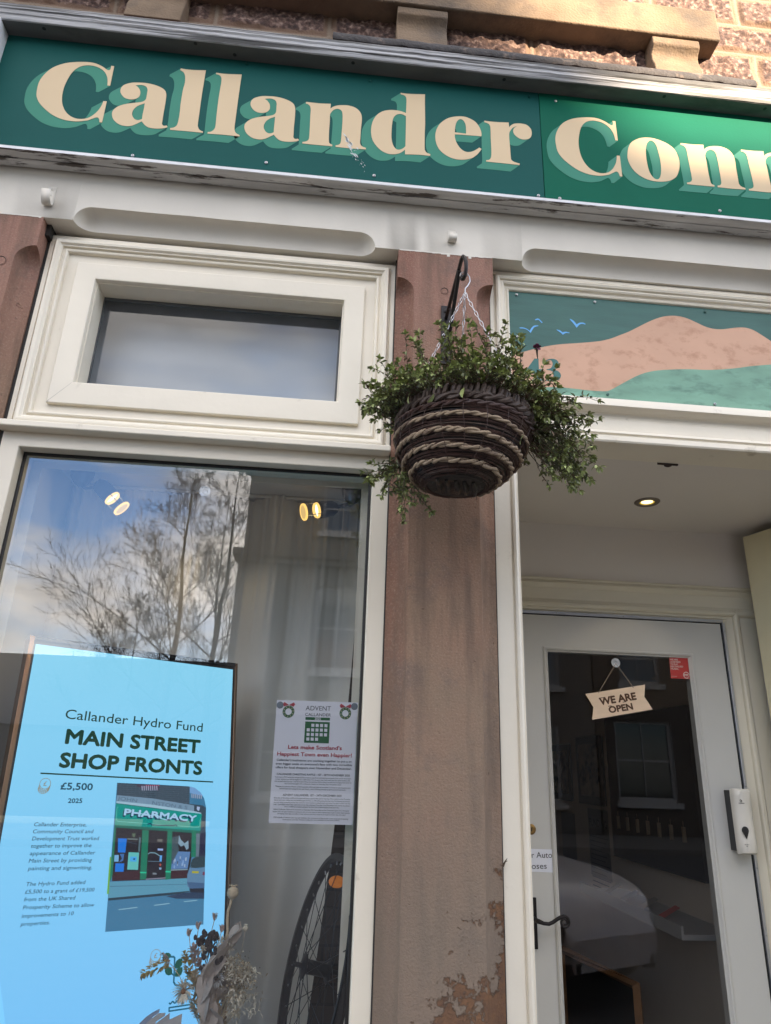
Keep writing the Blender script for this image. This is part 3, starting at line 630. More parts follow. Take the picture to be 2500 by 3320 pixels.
bb, (y0, y1, z0, z1) = onwall([n12(997, 940), n12(1335, 880), n8(1340, 560), n8(1010, 500)], .03, 'pegboard', mat('black_board', (.008, .008, .009), .6), 'large black pegboard with a row of hanging clips behind the door glass', 'pegboard')
clipm = mat('pale_peg', (.22, .17, .11), .6)
for k in range(7):
    yy = y1-(y1-y0)*(.12+.125*k); b = MB(); b.box(XW-.045, XW-.031, yy-.006, yy+.006, z0+.15, z0+.215); b.tube([(XW-.038, yy, z0+.215), (XW-.038, yy, z0+.24)], .0015, 5); b.build('hanging_clip', clipm, bb)
onwall([n8(760, 320), n8(815, 318), n8(830, 520)], .002, 'notice', paper, 'faint printed notice below the farthest framed print', 'notice', 'notices pinned to the room wall')
nt_, (y0, y1, z0, z1) = onwall([n8(875, 312), n8(960, 305), n8(970, 610)], .002, 'notice', mat('buff_paper', (.30, .27, .22), .8), 'narrow notice headed FUNDING below the larger framed print', 'notice', 'notices pinned to the room wall')
b = MB(); text_on(b, sidep, 'FUNDING', (-y1+.02, z1-.10), (-y0-.02, z1-.10), .045, .003, 0, .02)
for k in range(12): line(b, sidep, [(-y1+.02, z1-.16-k*.025), (-y0-.02-.03*(k % 3), z1-.16-k*.025)], .005, .003)
b.build('lettering', black, nt_, smooth=False)
nt2, (y0, y1, z0, z1) = onwall([n8(1335, 98), n8(1420, 90), n8(1420, 350)], .002, 'notice', paper, 'upper pale notice at the right edge behind the door glass', 'notice', 'notices pinned to the room wall')
nt3, (y0, y1, z0, z1) = onwall([n8(1365, 365), n8(1425, 362), n8(1425, 620)], .002, 'notice', paper, 'lower printed notice with a small photo at the right edge behind the door glass', 'notice', 'notices pinned to the room wall')
b = MB(); P = [(-y1+.02, z1-.02), (-y0-.02, z1-.02), (-y0-.02, z1-.20), (-y1+.02, z1-.20)]
flat(b, sidep, [P], .003)
for k in range(8): line(b, sidep, [(-y1+.02, z1-.24-k*.02), (-y0-.03, z1-.24-k*.02)], .005, .003)
b.build('lettering', darkfr, nt3, smooth=False)
sh = thing('leaflet_shelf', 'pale wall shelf strewn with leaflets behind the door glass', 'shelf', (XW-.1, 2, 1.0))
P = [sidep.loc(*n8(1030, 660)), sidep.loc(*n8(1420, 772))]; ya, yb = -P[0][0], -P[1][0]; zs_ = (P[0][1]+P[1][1])/2
b = MB(); b.box(XW-.24, XW-.002, yb-.2, ya, zs_-.02, zs_); b.box(XW-.25, XW-.24, yb-.2, ya, zs_-.02, zs_+.03); b.build('board', mat('shelf_grey', (.42, .42, .42), .6), sh)
for k, (c, nme) in enumerate((((.55, .10, .08), 'red'), ((.45, .42, .38), 'white'), ((.06, .06, .07), 'black'), ((.30, .25, .2), 'buff'))):
    lf = MB(); y = yb+.02+(ya-yb)*(.06+.22*k); lf.add([(XW-.2, y, zs_+.004), (XW-.19, y+.07, zs_+.004), (XW-.10, y+.065, zs_+.05), (XW-.11, y, zs_+.05)], [(0, 1, 2, 3)]); lf.add([(XW-.2, y, zs_+.002), (XW-.19, y+.07, zs_+.002), (XW-.10, y+.065, zs_+.048), (XW-.11, y, zs_+.048)], [(3, 2, 1, 0)])
    tag(lf.build('leaflet', mat('leaflet_'+nme, c, .7), None, smooth=False), f'{nme} leaflet propped on the pale shelf behind the door glass', 'leaflet', 'leaflets on the shelf')
ab = thing('framed_board', 'dark board with a wooden frame leaning low behind the door glass', 'board', (1.5, 1.8, .15))
q = [np.array(at(*n8(u, v), Y)) for (u, v, Y) in ((768, 905, 2.1), (1085, 1062, 1.5), (1110, 1226, 1.5), (770, 1226, 2.1))]
q[2] = np.array((q[1][0], q[1][1], .15)); q[3] = np.array((q[0][0], q[0][1], .15))
b = MB(); b.add([q[0], q[1], q[2], q[3]]+[p+np.array((.0, .03, 0)) for p in q], [(0, 1, 2, 3), (4, 7, 6, 5), (0, 4, 5, 1), (1, 5, 6, 2)]); b.build('panel', darkfr, ab, smooth=False)
b = MB(); b.tube([q[3], q[0], q[1], q[2]], .022, 4); b.build('frame', mat('oiled_wood', (.30, .15, .06), .5, var=.2, vs=20), ab)

# ================================================================== SIGN OVER THE SHOP
sign = thing('shop_sign', 'long dark green fascia sign painted with cream serif lettering', 'sign', (-1.15, YS, 3.32))
XJ = at(1755, 450, YS)[0]
b = MB(); b.box(-1.150, XJ-.0008, YS-.001, YS+.012, 3.326, 3.804); lp = b.build('sign_panel', signgreen, sign, bevel=.0012)
b = MB(); b.box(XJ+.0008, 2.3, YS-.0016, YS+.012, 3.326, 3.804); rpn = b.build('sign_panel', signgreen_sunlit, sign, bevel=.0012)
SP = facade(YS)
for i, (x_, y_) in enumerate(((430, 504), (863, 527), (1213, 569), (1746, 634), (1815, 643), (2334, 683), (1802, 327), (1716, 313), (800, 206), (100, 115), (1200, 262))):
    p = at(x_, y_, YS-.003); b = MB(); b.lathe([(.0001, -.0015), (.002, -.0022), (.0048, -.0012), (.0055, .0016)], p, (0, 1, 0), 12); b.lathe([(.0001, -.0024), (.0016, -.0024)], p, (0, 1, 0), 6, 1)
    b.build('screw', [metal, black] if i < 7 else [signgreen, black], sign)
GL = {
 'C': (70, 190, .19208, ['1516,133! 1568,140! 1498,472! 1452,465! 1457,385 1445,310 1400,230 1320,170 1220,135 1110,126 1000,145 900,205 820,300 740,450 700,580 687,700 700,800 745,900 820,975 920,1020 1020,1030 1130,1010 1230,950 1310,870 1360,790 1385,728! 1443,733! 1363,1090! 1317,1085! 1315,1040 1300,1012 1270,1003 1200,1025 1110,1055 960,1072 840,1065 700,1038 550,975 420,880 310,765 262,660 262,560 295,420 370,300 490,190 620,125 780,83 960,68 1140,72 1260,95 1370,145 1440,195 1475,208 1500,195 1512,165']),
 'a': (320, 240, .14406, ['1535,1173! 1553,1210! 1480,1232 1350,1243 1210,1235 1110,1210 1040,1160 990,1100 978,1080! 900,1115 820,1150 740,1178 640,1188 520,1168 420,1120 340,1040 308,960 308,880 340,820 420,755 530,710 680,678 850,660 960,645 1020,625 1060,590 1080,540 1095,440 1105,380 1090,320 1050,285 990,265 920,262 835,270! 890,310 930,370 943,430 930,500 890,545 830,575 740,588 650,575 570,535 510,460 494,390 515,320 570,265 660,230 780,208 920,208 1080,220 1230,250 1360,295 1460,350 1510,410 1525,490 1515,600 1490,760 1460,920 1440,1060 1428,1130 1445,1165 1475,1178', '1042,675! 1020,800 995,920 980,1025! 930,1045 870,1050 810,1025 770,970 757,910 775,840 830,770 910,720 980,695']),
 'l': (500, 200, .19208, ['443,155! 452,125! 560,142 700,153 875,157! 850,310 800,620 765,880 740,1060 742,1110 760,1150 790,1175 827,1190! 823,1212! 560,1185 272,1162! 272,1130! 330,1122 380,1090 405,1030 430,900 450,720 485,500 520,370 525,260 505,200 475,172']),
 'L': (500, 200, .19208, ['1045,222! 1048,198! 1180,215 1320,222 1480,227! 1460,360 1420,640 1390,870 1362,1080 1358,1150 1368,1195 1395,1225 1443,1250! 1440,1272! 1150,1243 903,1225! 905,1197! 960,1192 1010,1155 1035,1100 1050,960 1080,700 1110,500 1135,360 1135,280 1110,245 1080,230']),
 'n': (930, 310, .16807, ['365,168! 372,133! 500,148 650,163 850,170! 842,262! 900,225 980,203 1080,197 1200,205 1320,245 1400,310 1440,390 1447,490 1430,650 1420,820 1413,920 1430,970 1470,1000 1527,1020! 1523,1050! 1230,1030 942,1000! 942,968! 1000,960 1035,925 1048,850 1060,700 1075,500 1075,370 1055,305 1010,273 960,268 900,290 850,345 833,390 830,500 815,700 812,890 830,935 877,960! 875,988! 600,965 300,935! 303,905! 370,895 420,860 435,780 445,600 455,400 463,290 450,220 410,180']),
 'd': (1160, 280, .15606, ['893,180! 888,148! 1000,163 1150,172 1397,178! 1393,330 1398,740 1390,1000 1388,1290 1400,1350 1430,1390 1505,1420! 1502,1457! 1250,1432 980,1425! 980,1328! 900,1385 820,1415 730,1422 620,1410 480,1340 370,1230 300,1110 275,960 290,810 335,690 410,595 520,530 650,505 780,508 900,530 1000,568! 1008,400 1010,280 990,220 950,195', '1000,632! 997,900 988,1255! 940,1300 880,1325 820,1325 770,1290 725,1210 700,1090 702,930 715,780 735,680 780,618 840,590 920,592']),
 'e': (1370, 360, .12605, ['1510,665! 1513,600 1490,500 1435,390 1350,290 1220,210 1080,163 930,152 760,170 620,215 480,310 385,430 335,570 328,700 350,840 420,990 540,1110 700,1205 860,1255 1020,1268 1150,1255 1280,1220 1390,1145 1460,1070 1518,990! 1455,955! 1380,1005 1290,1050 1190,1070 1090,1055 1000,1000 920,910 860,800 832,700 828,615! 1160,637', '1117,597! 1115,480 1105,370 1070,290 1020,240 970,225 920,245 870,310 840,410 828,562! 960,578']),
 'r': (1530, 370, .13205, ['305,215! 303,177! 450,197 650,212 900,222! 912,342! 950,295 1020,255 1110,243 1220,248 1330,275 1410,335 1455,410 1465,500 1440,580 1380,625 1280,638 1180,620 1090,565 1030,500 1008,430 1025,370 1060,335 1105,315! 1050,325 990,360 945,420 915,480 915,620 935,850 955,1100 980,1150 1030,1185 1100,1210 1170,1228! 1165,1265! 800,1225 348,1180! 348,1145! 410,1138 455,1100 475,1000 470,800 460,600 455,400 440,300 400,250 350,228']),
 'o': (1980, 420, .15606, ['730,183 850,193 1000,235 1150,300 1290,400 1370,520 1415,660 1420,800 1395,910 1350,1000 1240,1070 1120,1095 980,1097 830,1075 650,1005 500,895 400,760 345,620 345,480 370,370 430,275 550,210 640,188', '820,243 880,270 940,350 980,480 1020,650 1038,830 1030,960 1000,1030 950,1050 880,1015 800,900 750,720 725,540 725,400 755,290']),
}
def glyph(ch):
    x0, y0, s, ls = GL[ch]; return [px(SP, [(x0+u*s, y0+v*s) for u, v in smooth_poly(t)]) for t in ls]
def shifted(ls, a, b_):
    A = np.array(SP.loc(*a)); B = np.array(SP.loc(*b_)); d = B-A; return [[(p[0]+d[0], p[1]+d[1]) for p in l] for l in ls]
word = [('C', glyph('C')), ('a', glyph('a')), ('l', glyph('l')), ('l', glyph('L')), ('a', shifted(glyph('a'), (543.7, 414.3), (969.5, 457.1))), ('n', glyph('n')), ('d', glyph('d')), ('e', glyph('e')), ('r', glyph('r')),
        ('C', shifted(glyph('C'), (331.8, 399.4), (2016.5, 575.0))), ('o', glyph('o')), ('n', shifted(glyph('n'), (992.5, 332.4), (2205.4, 466.5))), ('n', shifted(glyph('n'), (992.5, 332.4), (2400.7, 487.4)))]
A_ = np.array(SP.loc(358.7, 215.5)); B_ = np.array(SP.loc(321.0, 300.0)); sw = None
p1 = SP.loc(585.0, 223.8); p2 = SP.loc(549.4, 242.6); SWP = (p2[0]-p1[0], p2[1]-p1[1])
for i, (ch, lps) in enumerate(word):
    h0 = .0016+.0008*(i > 8)
    b = MB(); flat(b, SP, lps, h0+.0009); o = b.build('letter', facecream, sign, smooth=False)
    b = MB(); flat(b, SP, lps, h0, sweep=SWP); b.build('drop_shade', shadegreen, o, smooth=False)
b = MB()   # a bird's white splash over the first n
for k in range(46):
    t = rnd.random(); x_ = 1118+t*62+rnd.gauss(0, 3+4*t); y_ = 440+t*110+rnd.gauss(0, 5); a, c = SP.loc(x_, y_); s_ = rnd.uniform(.0006, .0026)*(1.4-t); ang = -1.05+rnd.gauss(0, .15); L_ = s_*rnd.uniform(2, 6)
    e1 = (math.cos(ang)*L_, math.sin(ang)*L_); e2 = (-math.sin(ang)*s_, math.cos(ang)*s_)
    b.add([SP.pt(a-e1[0], c-e1[1], .0029), SP.pt(a+e2[0], c+e2[1], .0029), SP.pt(a+e1[0], c+e1[1], .0029), SP.pt(a-e2[0], c-e2[1], .0029)], [(0, 1, 2, 3)])
b.build('bird_splash', mat('splash_white', (.62, .66, .66), .6), sign, smooth=False)

# ================================================================== PAINTED PANEL OVER THE DOOR
mur = thing('painted_panel', 'painted board of a peach hill and blue birds with house number 43 over the door', 'painted panel', (.95, .07, 2.66))
MY = .066; MP = facade(MY)
mg = mat('panel_dark_green', (.040, .125, .108), .6, var=.14, vs=7, stretch=(1, 1, 7), bump=.0004, bs=60)
pe = mat('panel_peach', (.60, .36, .245), .65, var=.07, vs=6, col2=(.45, .24, .15), c2=(.52, .68), c2s=15, bump=.0003, bs=60, stretch=(1, 1, 1.5))
pg = mat('panel_pale_green', (.185, .36, .265), .65, var=.2, vs=14, stretch=(.6, 1, 1.6), col2=(.10, .21, .16), c2=(.50, .70), c2s=20, bump=.0003, bs=60)
sk = mat('bird_blue', (.13, .42, .80), .5); ng = mat('number_green', (.035, .15, .135), .55)
b = MB(); b.box(.5195, 1.455, MY, MY+.01, 2.674, 3.058); b.build('board', mg, mur, smooth=False)
def n4(t_): return px(MP, [(1650+u*.5102, 900+v*.5102) for u, v in smooth_poly(t_)])
HT = '10,503! 60,482 120,465 200,445 260,433 330,424 420,418 500,412 560,406 600,400 650,387 700,368 760,345 820,315 880,285 940,260 990,247 1040,243 1090,248 1140,263 1200,290 1250,313 1300,326 1350,329 1400,324 1450,318 1500,319 1550,333 1600,362 1666,405 1720,440!'
LH = '1720,548! 1666,553 1550,562 1450,575 1350,584 1250,587 1150,583 1050,584 950,590 880,602 820,622 760,652 700,685 650,712 620,722 560,721 500,716 420,707 330,698 250,697 190,700 100,706 12,712!'
def cl(ps): return [(min(max(x, .5205), 1.454), min(max(z, 2.675), 3.057)) for x, z in ps]
b = MB(); flat(b, MP, [cl(n4(HT+' '+LH))], .0006); b.build('hill', pe, mur, smooth=False)
b = MB(); flat(b, MP, [cl(n4(LH+' 12,790! 1720,860!'))], .0006); b.build('low_hill', pg, mur, smooth=False)
for t_ in ('68,318 90,318 115,327 132,340! 142,322 160,306 187,305! 186,309! 163,316 152,328 138,353! 120,336 98,326 72,324', '166,267 188,262 215,288! 206,289! 188,270 170,272', '388,263 410,275 430,298! 448,288 470,287 485,294 484,299 466,295 448,300 430,320! 418,303 405,287 390,270', '302,331 325,337 340,349! 360,345 382,350 383,354 362,353 342,364! 330,352 312,340'):
    b = MB(); flat(b, MP, [n4(t_)], .0009); b.build('painted_bird', sk, mur, smooth=False)
b = MB(); flat(b, MP, [n4('225,540! 240,524 270,517 300,523 315,542 312,562 295,580 275,587! 305,592 325,608 330,628 318,648 290,658 255,658 228,655! 227,651! 262,650 280,635 284,615 275,597 255,590 238,588! 240,583! 262,578 276,560 276,540 266,526 248,528 230,543')], .0012); b.build('number', ng, mur, smooth=False)
b = MB(); flat(b, MP, [n4('162,516! 188,516! 190,582! 213,583! 213,612! 193,612! 196,640 212,651! 212,656! 148,656! 148,650! 164,640 168,612! 98,612! 98,604!')], .0012); b.build('number', ng, mur, smooth=False)
for u, v in ((48, 111), (544, 158), (1246, 219), (54, 379), (627, 746), (1306, 806)):
    p = MP.pt(*MP.loc(1650+u*.5102, 900+v*.5102), .003); b = MB(); b.lathe([(.0001, -.001), (.0018, -.0018), (.0040, -.0012), (.0048, .002)], p, (0, 1, 0), 12); b.lathe([(.0001, -.0022), (.0017, -.0022)], p, (0, 1, 0), 6, 1)
    b.build('screw', [metal if v not in (219, 746) else mg, black], mur)

# ================================================================== SMALL THINGS ON THE LINTEL
def hook(x, z, lab, seg):
    t = thing('sign_hook', lab, 'hook', (x, 0, z), 'cream metal hooks screwed to the lintel'); b = MB(); w_ = .0135
    pr = seg; n = len(pr)
    for s in (-w_, w_): b.v += [(x+s, y, z+dz) for y, dz in pr]
    b.f = [(i, i+1, n+i+1, n+i) for i in range(n-1)]; b.m = [0]*len(b.f)
    o = b.build('strap', creamw, t); md = o.modifiers.new('s', 'SOLIDIFY'); md.thickness = .0022
    for dz in (-.012, -.034):
        b = MB(); b.lathe([(.0001, -.002), (.003, -.0012), (.0036, .001)], (x, -.0025, z+dz), (0, 1, 0), 10); b.build('screw', creamw, t)
hook(-.919, 3.243, 'cream J-shaped hook at the left end of the lintel', [(-.0018, 0), (-.0018, -.062), (-.006, -.075), (-.016, -.078), (-.026, -.068), (-.034, -.040)])
hook(.322, 3.217, 'cream stub hook above the central sandstone pilaster', [(-.0018, 0), (-.0018, -.040), (-.006, -.047), (-.016, -.049), (-.022, -.046), (-.024, -.030)])

# ================================================================== BASKET BRACKET, BASKET, PLANT
BX, BY = .308, -.25
br_ = thing('basket_bracket', 'black iron hanging bracket bolted to the central pilaster', 'bracket', (.304, 0, 2.85))
b = MB(); b.box(.289, .320, -.006, .0, 2.72, 2.925); b.build('wall_plate', iron, br_, bevel=.001)
for z in (2.905, 2.74): b = MB(); b.ball((.304, -.007, z), .0075, 7, sc=(1, .6, 1)); b.build('bolt', iron, br_)
b = MB(); b.tube([(.304, -.004, 2.880), (.304, -.10, 2.887), (.304, -.19, 2.893), (.304, -.245, 2.897)], .0055, 8)
b.tube([(.304, -.245, 2.898), (.306, -.258, 2.897), (.309, -.268, 2.885), (.311, -.272, 2.865), (.311, -.270, 2.845), (.310, -.262, 2.832), (.307, -.252, 2.828), (.305, -.244, 2.835), (.304, -.241, 2.848)], .0055, 8)
b.build('arm', iron, br_)
b = MB(); b.tube([(.304, -.004, 2.735), (.304, -.06, 2.78), (.304, -.14, 2.835), (.304, -.215, 2.885)], .0055, 8); b.build('brace', iron, br_)
b = MB(); b.tube([(.306, -.05, 2.882), (.307, -.075, 2.86), (.306, -.09, 2.83), (.305, -.088, 2.805)], .0035, 6); b.build('scroll', iron, br_)

bk = thing('hanging_basket', 'round dark wicker hanging basket banded with pale twisted rope, on chains from the iron bracket', 'hanging basket', (BX, BY, 2.22))
cane = mat('dark_cane', (.055, .026, .020), .5, var=.45, vs=60, bump=.0005, bs=300)
cane2 = mat('grey_brown_cane', (.085, .058, .046), .6, var=.4, vs=50, bump=.0006, bs=300)
ropem = mat('pale_twisted_rope', (.33, .25, .17), .8, var=.22, vs=45, bump=.0010, bs=260, stretch=(1, 1, 1), col2=(.10, .06, .045), c2=(.53, .66), c2s=10)
liner = mat('dark_liner', (.013, .011, .010), .55, var=.3, vs=30, bump=.003, bs=50, col2=(.075, .045, .028), c2=(.58, .66), c2s=16)
BP = [(.150, 2.402), (.158, 2.385), (.161, 2.36), (.157, 2.335), (.148, 2.31), (.135, 2.287), (.119, 2.266), (.101, 2.248), (.082, 2.235), (.062, 2.228)]
def bprof(t):
    t = min(max(t, 0), .9999)*(len(BP)-1); i = int(t); f = t-i; return (BP[i][0]*(1-f)+BP[i+1][0]*f, BP[i][1]*(1-f)+BP[i+1][1]*f)
b = MB(); b.lathe([(bprof(i/24)[0]-.0045, bprof(i/24)[1]) for i in range(25)], (BX, BY, 0), n=56); b.build('inner_shell', liner, bk)
b = MB()
for i in range(84):
    t = .10+.86*i/83+rnd.uniform(-.004, .004); r, z = bprof(t); path = []; ph = rnd.uniform(0, 6); tl = rnd.gauss(0, .002); a0 = rnd.uniform(0, 6.28); sweep = rnd.uniform(3.5, 6.2)
    n = int(sweep*9)
    for j in range(n+1):
        a = a0+sweep*j/n; rr = r+.0016*math.sin(3*a+ph)+rnd.gauss(0, .0004)+.0012; zz = z+tl*math.sin(a+ph)+.0016*math.sin(2*a+ph*2)
        path.append((BX+rr*math.cos(a), BY+rr*math.sin(a), zz))
    b.tube(path, rnd.uniform(.0011, .0019), 5, cap=False, mi=rnd.random() < .22)
b.build('cane_weave', [cane, cane2], bk)
def rope(t, r0, mats, name, a0=0, a1=2*PI, wob=.0, tilt=0.0):
    b = MB()
    for s in (0, PI):
        path = []; n = int(150*(a1-a0)/(2*PI))
        for j in range(n+1):
            a = a0+(a1-a0)*j/n; tt = t+wob*math.sin(a*1.0+1.2)+.008*math.sin(a*3+t*9); r, z = bprof(tt); tw = a*r*2*PI/.052+s+2.0*mn.noise(Vector((a*3, t*20, 0)))
            dr = math.cos(tw)*r0*.62; dz = math.sin(tw)*r0*.75; wz = .0028*mn.noise(Vector((a*2.3, t*31, 4))); path.append((BX+(r+.0033+dr)*math.cos(a), BY+(r+.0033+dr)*math.sin(a), z+dz+wz))
        b.tube(path, [r0*(.86+.18*math.sin(j*.9+s)+.16*mn.noise(Vector((j*.3, s, t*9)))) for j in range(n+1)], 7)
    return b.build(name, mats, bk)
for t_, r_ in ((.33, .0038), (.485, .0046), (.63, .0048), (.775, .0045)): rope(t_, r_, ropem, 'rope_band', wob=.030)
rope(.10, .0075, cane2, 'rim_band'); rope(.19, .0045, cane, 'rim_band')
b = MB()
for k in range(74):
    a = 2*PI*k/74+rnd.gauss(0, .012); r0 = .153; c, s = math.cos(a), math.sin(a); tl = rnd.uniform(-.02, .05); h = rnd.uniform(.9, 1.12)
    pts = [(BX+(r0+dr)*math.cos(a+tl*q), BY+(r0+dr)*math.sin(a+tl*q), 2.386+.036*h*q) for q, dr in ((0, .002), (.25, .008), (.55, .008), (.85, .002), (1, -.007))]
    b.tube(pts, [.0035, .0062, .0066, .0056, .003], 6)
b.build('plaited_rim', cane2, bk)
b = MB(); b.lathe([(.0001, 2.2265), (.05, 2.2272), (.068, 2.230)], (BX, BY, 0), n=40)
for k in range(5):
    x0 = -.05+k*.021; b.tube([(BX+x0, BY-.04, 2.2265), (BX+x0+.010, BY-.01, 2.2245), (BX+x0+.02, BY+.04, 2.2265)], [.004, .008, .004], 6)
b.build('torn_liner', liner, bk)
b = MB()
for k in range(22):
    a = 2*PI*k/22; b.tube([(BX+(bprof(t_)[0]+.008)*math.cos(a+.05*math.sin(t_*7+k)), BY+(bprof(t_)[0]+.008)*math.sin(a+.05*math.sin(t_*7+k)), bprof(t_)[1]-.001) for t_ in (.15, .28, .4, .5, .6, .7, .8, .9, .97)], .0007, 4)
for k in range(16):
    a = rnd.uniform(0, 6.3); t_ = rnd.uniform(.25, .95); r, z = bprof(t_); p = Vector((BX+(r+.004)*math.cos(a), BY+(r+.004)*math.sin(a), z)); d = Vector((math.cos(a+rnd.gauss(0, 1)), math.sin(a+rnd.gauss(0, 1)), rnd.gauss(0, .5)))*rnd.uniform(.012, .035)
    b.tube([p, p+d*.5+Vector((0, 0, .003)), p+d], .0007, 4)
b.build('tie_wire', cane, bk)
for o in bk.children:
    for v in o.data.vertices: v.co.x -= (2.40-v.co.z)*.13; v.co.z += (v.co.x-BX)*-.03
HK = Vector((.309, -.262, 2.826))
b = MB(); b.tube([HK+Vector(v) for v in ((-.012, .002, .004), (-.010, 0, .012), (-.003, 0, .016), (.006, 0, .013), (.013, 0, .002), (.014, 0, -.012), (.008, 0, -.026), (.001, 0, -.036), (.0, 0, -.052))], .0017, 7); b.build('hook', metal, bk)
top = HK+Vector((0, 0, -.05))
for a in (math.radians(205), math.radians(325), math.radians(85)):
    e = Vector((BX+.160*math.cos(a), BY+.160*math.sin(a), 2.405)); d = e-top; Ln = d.length; d.normalize(); nl = int(Ln/.0175); s1 = d.orthogonal().normalized(); s2 = d.cross(s1); b = MB()
    for k in range(nl):
        c = top+d*(Ln*(k+.5)/nl); q = s1 if k % 2 else s2; hl = Ln/nl*.60; wd = .0032
        b.tube([c+d*hl*math.cos(t_)+q*wd*(math.sin(t_)+.28*math.sin(2*t_)*(1 if k % 2 else -1)) for t_ in [2*PI*j/12 for j in range(12)]], .00085, 5, closed=True)
    b.build('chain', metal, bk)

leafg = [mat('leaf_green', (.20, .235, .09), .5, var=.25, vs=40), mat('leaf_fresh', (.36, .42, .15), .5, var=.2, vs=40), mat('leaf_dull', (.13, .15, .08), .55, var=.25, vs=40), mat('leaf_dead', (.13, .085, .055), .8, var=.4, vs=40)]
stemm = mat('plant_stem', (.085, .060, .035), .7, var=.3, vs=50)
def leaf(b, p, d, L_, w, mi=0, fold=.25, curl=.15):
    d = Vector(d).normalized(); s = d.cross(Vector((rnd.gauss(0, .35), rnd.gauss(0, .35), 1))); s = s.normalized() if s.length > 1e-4 else d.orthogonal().normalized(); u = s.cross(d); p = Vector(p)
    V = []
    for q, ww, z in ((0, .0, 0), (.3, .8, .05), (.6, 1, .02), (.85, .55, -.06), (1, 0, -curl)):
        c = p+d*L_*q+u*z*L_
        if ww == 0: V.append([c])
        else: V.append([c-s*w*ww+u*w*fold*ww, c, c+s*w*ww+u*w*fold*ww])
    vs = V[0]+V[1]+V[2]+V[3]+V[4]
    b.add(vs, [(0, 2, 1), (0, 3, 2), (1, 2, 5, 4), (2, 3, 6, 5), (4, 5, 8, 7), (5, 6, 9, 8), (7, 8, 10), (8, 9, 10)], mi)
plant = thing('trailing_plant', 'straggly green trailing plant spilling over both sides of the wicker basket', 'plant', (BX, BY, 2.40))
fb = MB(); sb = MB()
def sprig(p0, d0, Ln, droop, dens=1.0, ls=.018, dead=.12, tip=True, lw=.0032):
    p = Vector(p0); d = Vector(d0).normalized(); st = .009; n = max(3, int(Ln/st)); path = [p.copy()]; big = ls
    for k in range(n):
        d = (d+Vector((rnd.gauss(0, .10), rnd.gauss(0, .10), rnd.gauss(0, .10)-droop*st*9))).normalized(); p = p+d*st
        if p.y > -.008: p.y = -.012; d.y = -abs(d.y)
        path.append(p.copy()); f = k/n
        if rnd.random() < dens*1.8*(.55+.9*f):
            for _ in range(rnd.choice((2, 2, 3))):
                v = (d*.55+Vector((rnd.gauss(0, 1), rnd.gauss(0, 1), rnd.gauss(.15, .8))).normalized()*.9)
                mi = 3 if rnd.random() < dead*(1.4-f) else rnd.choice((0, 0, 1, 2) if f > .5 else (0, 2, 2))
                leaf(fb, p, v, ls*rnd.uniform(.40, 1.15), lw*rnd.uniform(.5, 1.15), mi)
    if tip:
        for _ in range(7): leaf(fb, p, d*.9+Vector((rnd.gauss(0, .7), rnd.gauss(0, .7), rnd.gauss(.1, .6))), ls*rnd.uniform(.6, 1.1), lw*1.1, rnd.choice((0, 1, 1)))
    sb.tube(path, [.0013*(1-.6*i/len(path)) for i in range(len(path))], 4, cap=False)
    return path
# bushy crown
for k in range(330):
    a = rnd.uniform(0, 2*PI); r = .145*math.sqrt(rnd.random()); p = (BX+r*math.cos(a), BY+r*math.sin(a), 2.40+rnd.uniform(-.01, .02)); hx = math.cos(a)
    Ln = rnd.uniform(.06, .175)*(1.08 if hx < .35 else .85); sprig(p, (math.cos(a)*.55*r/.14+rnd.gauss(0, .15), math.sin(a)*.5*r/.14+rnd.gauss(0, .12), 1.0), Ln, .10, .75, ls=.0165, dead=.22)
for k in range(150):
    a = rnd.uniform(0, 2*PI); r = .15*math.sqrt(rnd.random()); sprig((BX+r*math.cos(a), BY+r*math.sin(a), 2.41), (math.cos(a)*.9+rnd.gauss(0, .2), math.sin(a)*.8, .9), rnd.uniform(.05, .10), .3, 1.0, ls=.015, dead=.3)
for k in range(80):
    a = rnd.uniform(PI, 2*PI) if rnd.random() < .75 else rnd.uniform(0, PI); r = .15; p = (BX+r*math.cos(a), BY+r*math.sin(a), 2.41); sprig(p, (math.cos(a)*1.0, math.sin(a)*.7, .55), rnd.uniform(.04, .09), .9, .9, ls=.015, dead=.25)
# bush to the left, rising and drooping
for k in range(44): sprig((BX-.13+rnd.gauss(0, .02), BY+rnd.uniform(-.08, .08), 2.415), (-1, rnd.gauss(0, .35), rnd.uniform(.2, 1.1)), rnd.uniform(.06, .13), rnd.uniform(.2, .7), .85, ls=.016, dead=.22)
for z_, ln in ((2.44, .115), (2.43, .10)): sprig((BX-.14, BY-.02, z_), (-1, -.1, .12), ln, .35, .9, ls=.019, dead=.1)
# long trailing mass to the right
for k in range(70): sprig((BX+.125+rnd.gauss(0, .02), BY+rnd.uniform(-.09, .07), 2.415+rnd.gauss(0, .015)), (1, rnd.gauss(-.1, .35), rnd.uniform(-.1, .9)), rnd.uniform(.06, .125), rnd.uniform(.4, 1.0), .95, ls=.0175, dead=.12)
for k in range(34): sprig((BX+.17+rnd.gauss(0, .02), BY+rnd.uniform(-.08, .05), 2.40+rnd.gauss(0, .025)), (1, rnd.gauss(-.1, .2), rnd.uniform(-.7, .1)), rnd.uniform(.07, .135), rnd.uniform(.25, .7), .95, ls=.0175, dead=.08)
for k in range(34): sprig((BX+.19+rnd.gauss(0, .02), BY-.02+rnd.gauss(0, .03), 2.345+rnd.gauss(0, .02)), (1, rnd.gauss(0, .2), rnd.uniform(-1.1, -.2)), rnd.uniform(.07, .125), rnd.uniform(.1, .4), .9, ls=.017, dead=.1)
